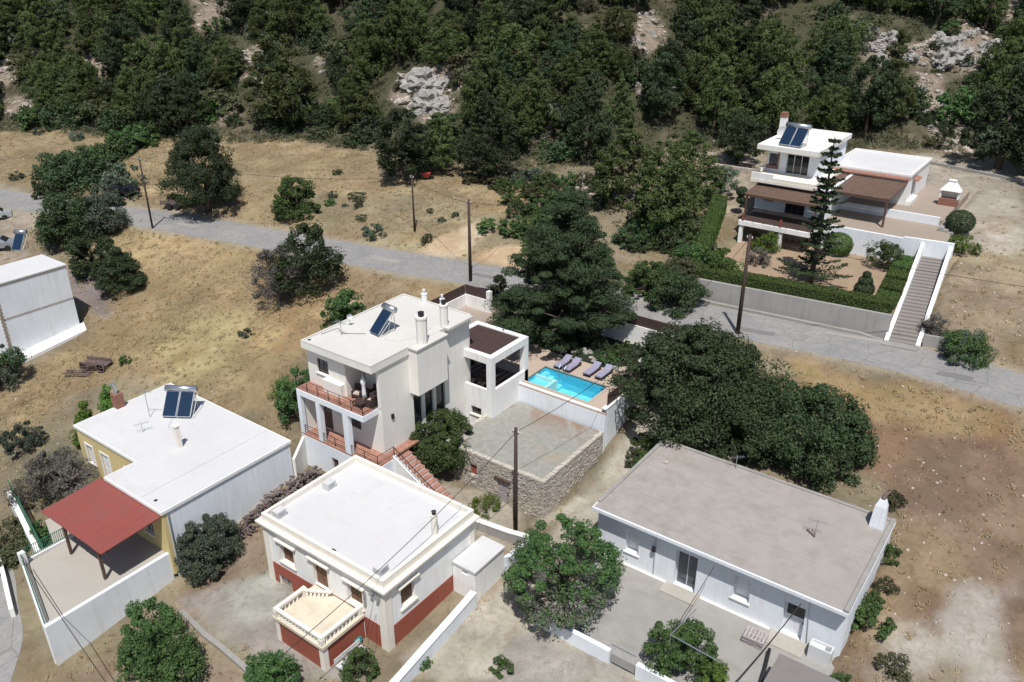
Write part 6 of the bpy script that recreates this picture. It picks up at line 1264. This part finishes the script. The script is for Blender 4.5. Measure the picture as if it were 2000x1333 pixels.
# bushes between them and along the foot of the hill
def bush(x, y, s, k, label=None, group='low bushes between the pines'):
    kk = (('bush_a', 'lf_green', 301), ('bush_b', 'lf_scrub', 302), ('bush_c', 'lf_carob', 303), ('bush_d', 'lf_olive', 304))[k]
    return tree('hill_bush', label or ('green', 'brownish-green', 'dark green', 'grey-green')[k]+(' bush between pines '+zone(x, y) if group.startswith('low bushes b') else ' wild bush in the scrub along the foot of the hill'), 'bush', (x, y), 1.9, 1.5, .02, 'dome', kk[1], kk[2], 26, 1500, .15, .5, .75, group=group, key=kk[0], rz=rr.uniform(0, 6.28), sc_=(s, s*rr.uniform(.8, 1.2), s*rr.uniform(.7, 1.1)), limbs=4)
nb = 0
while nb < 165:
    u = rr.uniform(-100, 84); v = rr.uniform(100, 176); a, b = uv2ab(u, v); vf = float(np.interp(u, FU, FV))
    if v < vf-1.5: continue
    x, y = float(a), float(b); z = float(terr(a, b)[0]); qx, qy = proj(x, y, z+.6)
    if not (-150 < qx < 2150) or qy < -150 or (1370 < qx < 1870 and 225 < qy): continue
    if any(inpoly(qx, qy, r) for r in ROCKY) and rr.random() < .75: continue
    bush(x, y, rr.uniform(.9, 2.3), rr.choice((0, 1, 1, 2, 2, 2, 3))); nb += 1
for poly, n_, s0_, s1_, ks in (([(1210, 440), (1400, 430), (1400, 520), (1370, 590), (1250, 570), (1220, 500)], 26, .8, 1.5, (0, 2, 2, 1)), ([(880, 338), (1180, 350), (1180, 425), (1060, 400), (900, 352)], 30, .5, 1.1, (1, 2, 1, 0, 3)),
   ([(20, 215), (330, 215), (330, 250), (20, 250)], 10, .8, 1.5, (0, 2, 1, 3)), ([(1000, 415), (1085, 405), (1110, 500), (1045, 500)], 10, .6, 1.3, (0, 2, 0)), ([(440, 240), (760, 255), (760, 285), (500, 262)], 10, .7, 1.3, (2, 3, 1)), (ROCKY[0], 5, .4, .8, (2, 1)), (ROCKY[4], 12, .4, 1.0, (2, 1, 0)), (ROCKY[5], 6, .5, 1.0, (1, 2)), ([(640, 380), (760, 400), (900, 420), (860, 480), (700, 450)], 8, .25, .5, (3, 1, 1))):
    i = 0; xs = [p[0] for p in poly]; ys = [p[1] for p in poly]
    while i < n_:
        px, py = rr.uniform(min(xs), max(xs)), rr.uniform(min(ys), max(ys))
        if inpoly(px, py, poly):
            x, y = G(px, py); i += 1
            if segdist(np.array([x]), np.array([y]), ROAD)[0] > 4.2: bush(x, y, rr.uniform(s0_, s1_), rr.choice(ks), None, 'wild scrub bushes above the road' if poly not in ROCKY else 'low bushes between the pines')
# the green hedge-like scrub running up from the road at the left, and loose bushes in the fields
for i, (px, py, s, k) in enumerate(((130, 372, 1.9, 2), (165, 360, 1.8, 2), (120, 345, 1.6, 2), (190, 335, 1.6, 2), (165, 325, 1.5, 0), (215, 312, 1.5, 0), (240, 298, 1.4, 0), (262, 285, 1.4, 0), (285, 278, 1.4, 0), (300, 268, 1.3, 2), (105, 385, 1.5, 2), (145, 330, 1.5, 2), (180, 318, 1.5, 2), (140, 350, 1.8, 2), (200, 325, 1.4, 0), (230, 305, 1.4, 2), (255, 292, 1.3, 2), (275, 288, 1.3, 0), (290, 262, 1.4, 2), (312, 262, 1.4, 2), (215, 350, 1.3, 3), (240, 370, 1.5, 3), (225, 395, 1.5, 3))):
    x, y = G(px, py); bush(x, y, s*1.2, k, 'shrub in the dense green scrub strip running uphill from the road', 'scrub strip running uphill from the road')
for px, py, s, k in ((70, 240, 1.5, 2), (170, 235, 1.2, 0), (75, 262, .6, 3), (150, 272, .8, 3), (35, 350, .7, 3), (80, 345, .6, 1), (730, 460, .9, 3), (700, 390, .7, 1), (660, 340, .5, 0), (645, 400, .5, 0), (1000, 400, 1.0, 0), (960, 450, 1.0, 0), (1010, 455, 1.3, 0), (1060, 370, 1.1, 0), (1080, 440, 1.4, 0), (985, 375, .9, 0), (1120, 400, 1.2, 1), (245, 710, .4, 0), (480, 655, .5, 3), (1700, 1225, .75, 0), (1735, 1090, .5, 0), (1728, 1150, .45, 1), (1745, 1310, .55, 1), (1700, 1180, .5, 0), (1640, 1345, .5, 0), (1750, 985, .5, 1), (980, 1310, .5, 0), (825, 1300, .35, 0), (1260, 880, .8, 0), (1235, 905, .5, 1), (35, 1085, .7, 1), (15, 1105, .7, 1), (20, 1060, .9, 1), (1500, 560, .01, 0)):
    if s < .1: continue
    x, y = G(px, py); bush(x, y, s, k, 'low %s bush ' % ('green', 'brownish-green', 'dark green', 'grey-green')[k]+('in the dry field at the upper left' if py < 480 and px < 400 else 'in the dry field beyond the road, near the middle' if py < 480 else 'growing along the right wall of the long house' if px > 1600 else 'beside the lane near the long house' if px > 1200 else 'at the bottom edge near the lane' if px > 700 else 'in the dry field behind the villa and ochre house' if py < 800 else 'by the street wall at the lower left'), 'low bushes scattered in the dry ground')

# ------------------------------------------------------------------ rocks
def rockmesh(seed, mat, flat=.65):
    import bmesh
    bm = bmesh.new(); bmesh.ops.create_icosphere(bm, subdivisions=4, radius=1); co = np.array([v_.co for v_ in bm.verts]); n1 = fbm(co[:, 0]*3+seed*7, co[:, 1]*3+co[:, 2]*2.3, 2.2, seed, 4); n2 = np.abs(fbm(co[:, 0]*6-seed, co[:, 2]*6+co[:, 1]*3, 2.0, seed+5, 4))
    for v_, q1, q2, c0 in zip(bm.verts, n1, n2, co):
        r_ = 1+.5*q1-.55*q2+.12*math.sin(c0[0]*9+c0[2]*14+seed)*abs(c0[2]); c0 = np.round(c0*r_*3.2)/3.2*.35+c0*r_*.65; v_.co = (c0[0], c0[1]*.85, c0[2]*flat)
    me_ = D.meshes.new('boulder'); bm.to_mesh(me_); bm.free(); me_.materials.append(mat); return me_
def rockmesh_old(seed, mat, flat=.65):
    rs = np.random.default_rng(seed); m = M(); k = 9; rings = [(-.5, .75), (-.1, 1.0), (.3, .92), (.62, .6), (.75, .2)]
    for z, r in rings:
        for j in range(k):
            a = 2*math.pi*j/k; q = r*(1+rs.uniform(-.24, .24)); m.v.append((q*math.cos(a), q*math.sin(a)*.8, (z+rs.uniform(-.12, .12))*flat))
    for i in range(len(rings)-1):
        for j in range(k): a = i*k+j; b = i*k+(j+1) % k; m.f.append((a, b, b+k, a+k))
    m.f.append(tuple(range((len(rings)-1)*k, len(rings)*k))); return m.mesh('boulder', mat)
RM = [rockmesh(i, X['rock_grey' if i % 2 else 'rock'], .6+.1*(i % 3)) for i in range(6)]
nbd = 0
for x, y, s in BEDST: tag(link('edging_stone', RM[int(s*100) % 6], None, (x, y, 4.74), (0, .2, x), (s*1.3, s, s)), 'pale stone edging the shady planting bed behind the loungers', 'stone', 'stones edging the planting bed')
for poly, cnt_, sz_ in ((ROCKY[0], 40, 1.1), (ROCKY[1], 14, 1.0), (ROCKY[2], 14, .8), (ROCKY[3], 10, .9), (ROCKY[4], 85, 1.0), (ROCKY[5], 34, .7), (ROCKY[6], 8, .9), (ROCKY[7], 6, .9), (ROCKY[9], 8, .9), (ROCKY[10], 10, .9), (ROCKY[11], 8, .9), (ROCKY[12], 24, .6)):
    xs = [p[0] for p in poly]; ys = [p[1] for p in poly]; i = 0
    while i < cnt_:
        px, py = rr.uniform(min(xs), max(xs)), rr.uniform(min(ys), max(ys))
        if not inpoly(px, py, poly): continue
        i += 1; x, y = G(px, py); s = sz_*rr.uniform(.3, 1.1)**1.4; o = link('boulder', RM[rr.randrange(6)], None, (x, y, tz(x, y)-.12*s), (rr.uniform(-.4, .4), rr.uniform(-.4, .4), rr.uniform(0, 6.3)), (s*rr.uniform(.8, 1.5), s, s*rr.uniform(.7, 1.2)))
        g = o.data is RM[1] or o.data is RM[3] or o.data is RM[5]; tag(o, ('grey' if g else 'pinkish')+' limestone boulder on the rocky clearings of the hillside', 'boulder', 'boulders on the hillside clearings'); nbd += 1
for px, py, s, L_ in ((1855, 100, 2.6, 'largest pale slab-like boulder in the upper right rock field'), (1840, 122, 2.0, 'pale boulder leaning below the largest slab in the upper right'), (1940, 105, 2.6, 'craggy grey boulder at the right end of the upper right rock field'), (1745, 78, 1.7, 'flat pale boulder at the left of the upper right rock field'), (830, 165, 3.2, 'big pale rock face in the middle of the hillside'), (840, 205, 2.9, 'lower part of the pale rock face in the middle of the hillside'), (1072, 225, 2.1, 'white vertical rock in the narrow gap between the pines'), (730, 232, .7, 'white stone at the left end of the field edge'), (1390, 120, 1.1, 'pale stone high on the hillside in the middle right'), (480, 110, 1.9, 'pinkish rock face between pines on the left of the hillside')):
    x, y = G(px, py); o = link('boulder', RM[1 if 'grey' in L_ else 5 if 'pink' not in L_ else 0], None, (x, y, tz(x, y)-.05*s), (.35, .2, s), (s*1.3, s, s)); tag(o, L_, 'boulder')
def scatter_stuff(name, label, base, pts, szs, mat, rs, tilt=.4, zoff=0.):
    """many small copies joined into one object"""
    v0 = np.array([v.co for v in base.vertices]); fs = [tuple(p.vertices) for p in base.polygons]; n = len(pts); k = len(v0); an = rs.random(n)*6.28; ca_, sa_ = np.cos(an), np.sin(an)
    zz = terr(pts[:, 0], pts[:, 1]); st = rs.uniform(.6, 1.3, (n, 3))*szs[:, None]
    x = v0[None, :, 0]*st[:, :1]; y = v0[None, :, 1]*st[:, 1:2]; V = np.stack([x*ca_[:, None]-y*sa_[:, None]+pts[:, :1], x*sa_[:, None]+y*ca_[:, None]+pts[:, 1:2], v0[None, :, 2]*st[:, 2:]+zz[:, None]+zoff], 2).reshape(-1, 3)
    tri = []
    for f in fs:
        for i in range(1, len(f)-1): tri.append((f[0], f[i], f[i+1]))
    tri = np.array(tri); F = (tri[None]+(np.arange(n)*k)[:, None, None]).reshape(-1); me = D.meshes.new(name); me.vertices.add(len(V)); me.vertices.foreach_set('co', V.ravel().astype(np.float32)); q = len(F)//3
    me.loops.add(q*3); me.polygons.add(q); me.loops.foreach_set('vertex_index', F.astype(np.int32)); me.polygons.foreach_set('loop_start', np.arange(0, q*3, 3, dtype=np.int32)); me.polygons.foreach_set('loop_total', np.full(q, 3, dtype=np.int32)); me.update(calc_edges=True)
    me.materials.append(mat); o = link(name, me); tag(o, label, name.replace('_', ' '), None, 'stuff'); return o
rs = np.random.default_rng(9)
def ingrid(n, u0, u1, v0, v1): a, b = uv2ab(rs.uniform(u0, u1, n), rs.uniform(v0, v1, n)); return a, b
m = M(); m.lathe((0, 0, 0), [(.9, -.3), (1, .1), (.6, .5), (.1, .65)], 6); pb_ = m.mesh('pebble', None)
a, b = ingrid(26000, -95, 80, 28, 170); c_, g_, rk_ = paint(a, b); u_, v_ = ab2uv(a, b); red = (c_[:, 0]-c_[:, 2] > .045) & (g_ < .55) & (u_ > 20); pr0 = rs.random(len(a))
keep = (pr0 < .05+rk_*1.0+red*.5) | ((v_ > 112) & (pr0 < .12)); bl = np.zeros(len(a), bool)
for x0, x1, y0, y1 in ((-36.5, -24, 20.8, 32.6), (-43.3, -25.4, 32.8, 58.6), (-21.4, -5.4, 30.4, 47.2), (-56.2, -41.6, 13, 31.2), (-46.2, -38, 44, 57.3), (-82, -76, 27.8, 35.2), (-30.6, -10, 66.2, 102)): bl |= (a > x0) & (a < x1) & (b > y0) & (b < y1)
bl |= segdist(a, b, ROAD) < 3.0; bl |= segdist(a, b, ST) < 2.5; keep &= ~bl; big = rk_[keep] > .3
scatter_stuff('loose_stones', 'loose pale stones scattered over the ground and rocky clearings', pb_, np.column_stack([a[keep], b[keep]]), np.where(big, rs.uniform(.08, .38, keep.sum()), rs.uniform(.04, .14, keep.sum())), X['rock'], rs)
# dry grass tufts
def grass(name, label, n, mat, hmin, hmax, wmin, wmax, area, sel, per=5):
    a, b = ingrid(n, *area); c, g, rk = paint(a, b); u, v = ab2uv(a, b); k = sel(a, b, g, rk, v) & ~(segdist(a, b, ROAD) < 3.1) & ~(segdist(a, b, ST) < 2.7)
    for x0, x1, y0, y1 in ((-36.2, -24.2, 20.8, 32.6), (-43.3, -25.4, 32.8, 58.6), (-21.4, -5.4, 30.4, 47.2), (-56.2, -41.6, 20.8, 31.2), (-49, -41.9, 13, 21), (-52.7, -48, 17, 22), (-46.2, -38, 44, 57.3), (-82, -76, 27.8, 35.2), (-30.6, -10, 66.2, 102)): k &= ~((a > x0) & (a < x1) & (b > y0) & (b < y1))
    a, b = a[k], b[k]; z = terr(a, b); m_ = len(a); A = np.repeat(a, per); B = np.repeat(b, per); Zz = np.repeat(z, per); q = m_*per; hh = np.repeat(rs.uniform(hmin, hmax, m_)*(1+.5*fbm(a, b, 3.5, 31, 3)), per)*rs.uniform(.6, 1.2, q); th = rs.random(q)*6.28; ph = rs.random(q)*6.28; w_ = rs.uniform(wmin, wmax, q)
    bx = A+rs.normal(size=q)*.09; by_ = B+rs.normal(size=q)*.09; ln = rs.uniform(.3, 1.1, q)*hh; p0 = np.stack([bx-np.cos(ph)*w_, by_-np.sin(ph)*w_, Zz-.03], 1); p1 = np.stack([bx+np.cos(ph)*w_, by_+np.sin(ph)*w_, Zz-.03], 1); p2 = np.stack([bx+np.cos(th)*ln, by_+np.sin(th)*ln, Zz+hh*.8], 1)
    V = np.stack([p0, p1, p2], 1).reshape(-1); me = D.meshes.new(name); me.vertices.add(q*3); me.vertices.foreach_set('co', V.astype(np.float32)); me.loops.add(q*3); me.polygons.add(q); me.loops.foreach_set('vertex_index', np.arange(q*3, dtype=np.int32)); me.polygons.foreach_set('loop_start', np.arange(0, q*3, 3, dtype=np.int32)); me.polygons.foreach_set('loop_total', np.full(q, 3, dtype=np.int32)); me.update(calc_edges=True)
    me.materials.append(mat); o = link(name, me); tag(o, label, 'grass', None, 'stuff'); print(name, q); return o
pr1 = lambda n: rs.random(n)
grass('dry_grass', 'straw-coloured dry grass covering the fields around the houses', 120000, X['grass'], .12, .36, .025, .06, (-90, 78, 28, 136), lambda a, b, g, rk, v: (pr1(len(a)) < g*(.55+.9*fbm(a, b, 5, 40, 3))+.02) & (v < np.interp(ab2uv(a, b)[0], FU, FV)+3))
def patchy(a, b, s, th): return fbm(a, b, s, 61, 4) > th
grass('weeds', 'low green weeds in patches through the dry grass', 16000, X['lf_weed'], .08, .26, .03, .06, (-90, 78, 28, 136), lambda a, b, g, rk, v: patchy(a, b, 6, .22) & (pr1(len(a)) < .55*(g > .12)) & (v < np.interp(ab2uv(a, b)[0], FU, FV)+3))
# fuzzy dry tussocks, one object
nM = 24000; a, b = ingrid(nM, -90, 78, 28, 134); c_, g_, rk_ = paint(a, b); u_, v_ = ab2uv(a, b); k_ = (rs.random(nM) < g_*(.35+1.3*fbm(a, b, 9, 44, 3))+.015) & (v_ < np.interp(u_, FU, FV)+2) & ~(segdist(a, b, ROAD) < 3.3) & ~(segdist(a, b, ST) < 2.8)
for x0, x1, y0, y1 in ((-36.5, -24, 20.5, 32.8), (-43.5, -25.2, 32.6, 58.8), (-21.6, -5.2, 30.2, 47.4), (-56.4, -41.4, 20.6, 31.4), (-49.2, -41.7, 12.8, 21), (-52.9, -48, 17, 22.2), (-46.4, -38, 44, 57.5), (-82.2, -75.8, 27.6, 35.4), (-31, -9, 66, 102)): k_ &= ~((a > x0) & (a < x1) & (b > y0) & (b < y1))
a, b = a[k_], b[k_]; zz = terr(a, b); nM = len(a); rm_ = rs.uniform(.10, .42, nM); nl = 190000; k_ = rs.integers(0, nM, nl); g = rs.normal(size=(nl, 3)); g /= np.linalg.norm(g, axis=1)[:, None]; g[:, 2] = np.abs(g[:, 2]); P = np.stack([a[k_], b[k_], zz[k_]-.03], 1)+g*(rm_[k_]*rs.uniform(.4, 1.1, nl))[:, None]*[1, 1, .7]; print('tussocks', nM)
o = link('tussocks', leafmesh('tussocks', P, g+[0, 0, .9]+rs.normal(size=(nl, 3))*.4, .09*rs.uniform(.5, 1.5, nl), X['lf_tuss'], rs, .25)); tag(o, 'fuzzy straw-brown tussocks dotted over the dry fields', 'grass', None, 'stuff')
# undergrowth: low mounds of leaves between the trees, one object
nM = 12000; a, b = ingrid(nM, -104, 88, 100, 174); u_, v_ = ab2uv(a, b); c_, g_, rk_ = paint(a, b); k_ = (v_ > np.interp(u_, FU, FV)-1.5) & (rs.random(nM) > rk_*.75)
k_ &= ~((a > -30.6) & (a < -8) & (b > 66) & (b < 102.5)); a, b = a[k_], b[k_]; zz = terr(a, b); nM = len(a); rm_ = rs.uniform(.3, 1.15, nM)*(1+.4*fbm(a, b, 8, 12, 3)); nl = 300000; k_ = rs.integers(0, nM, nl)
g = rs.normal(size=(nl, 3)); g /= np.linalg.norm(g, axis=1)[:, None]; g[:, 2] = np.abs(g[:, 2]); P = np.stack([a[k_], b[k_], zz[k_]-.05], 1)+g*(rm_[k_]*rs.uniform(.5, 1.05, nl))[:, None]*[1, 1, .8]
o = link('undergrowth', leafmesh('undergrowth', P, g+[0, 0, .4]+rs.normal(size=(nl, 3))*.5, .13*rs.uniform(.6, 1.5, nl), X['lf_under'], rs, .5)); tag(o, 'low scrub and undergrowth covering the slope between the pines', 'undergrowth', None, 'stuff')
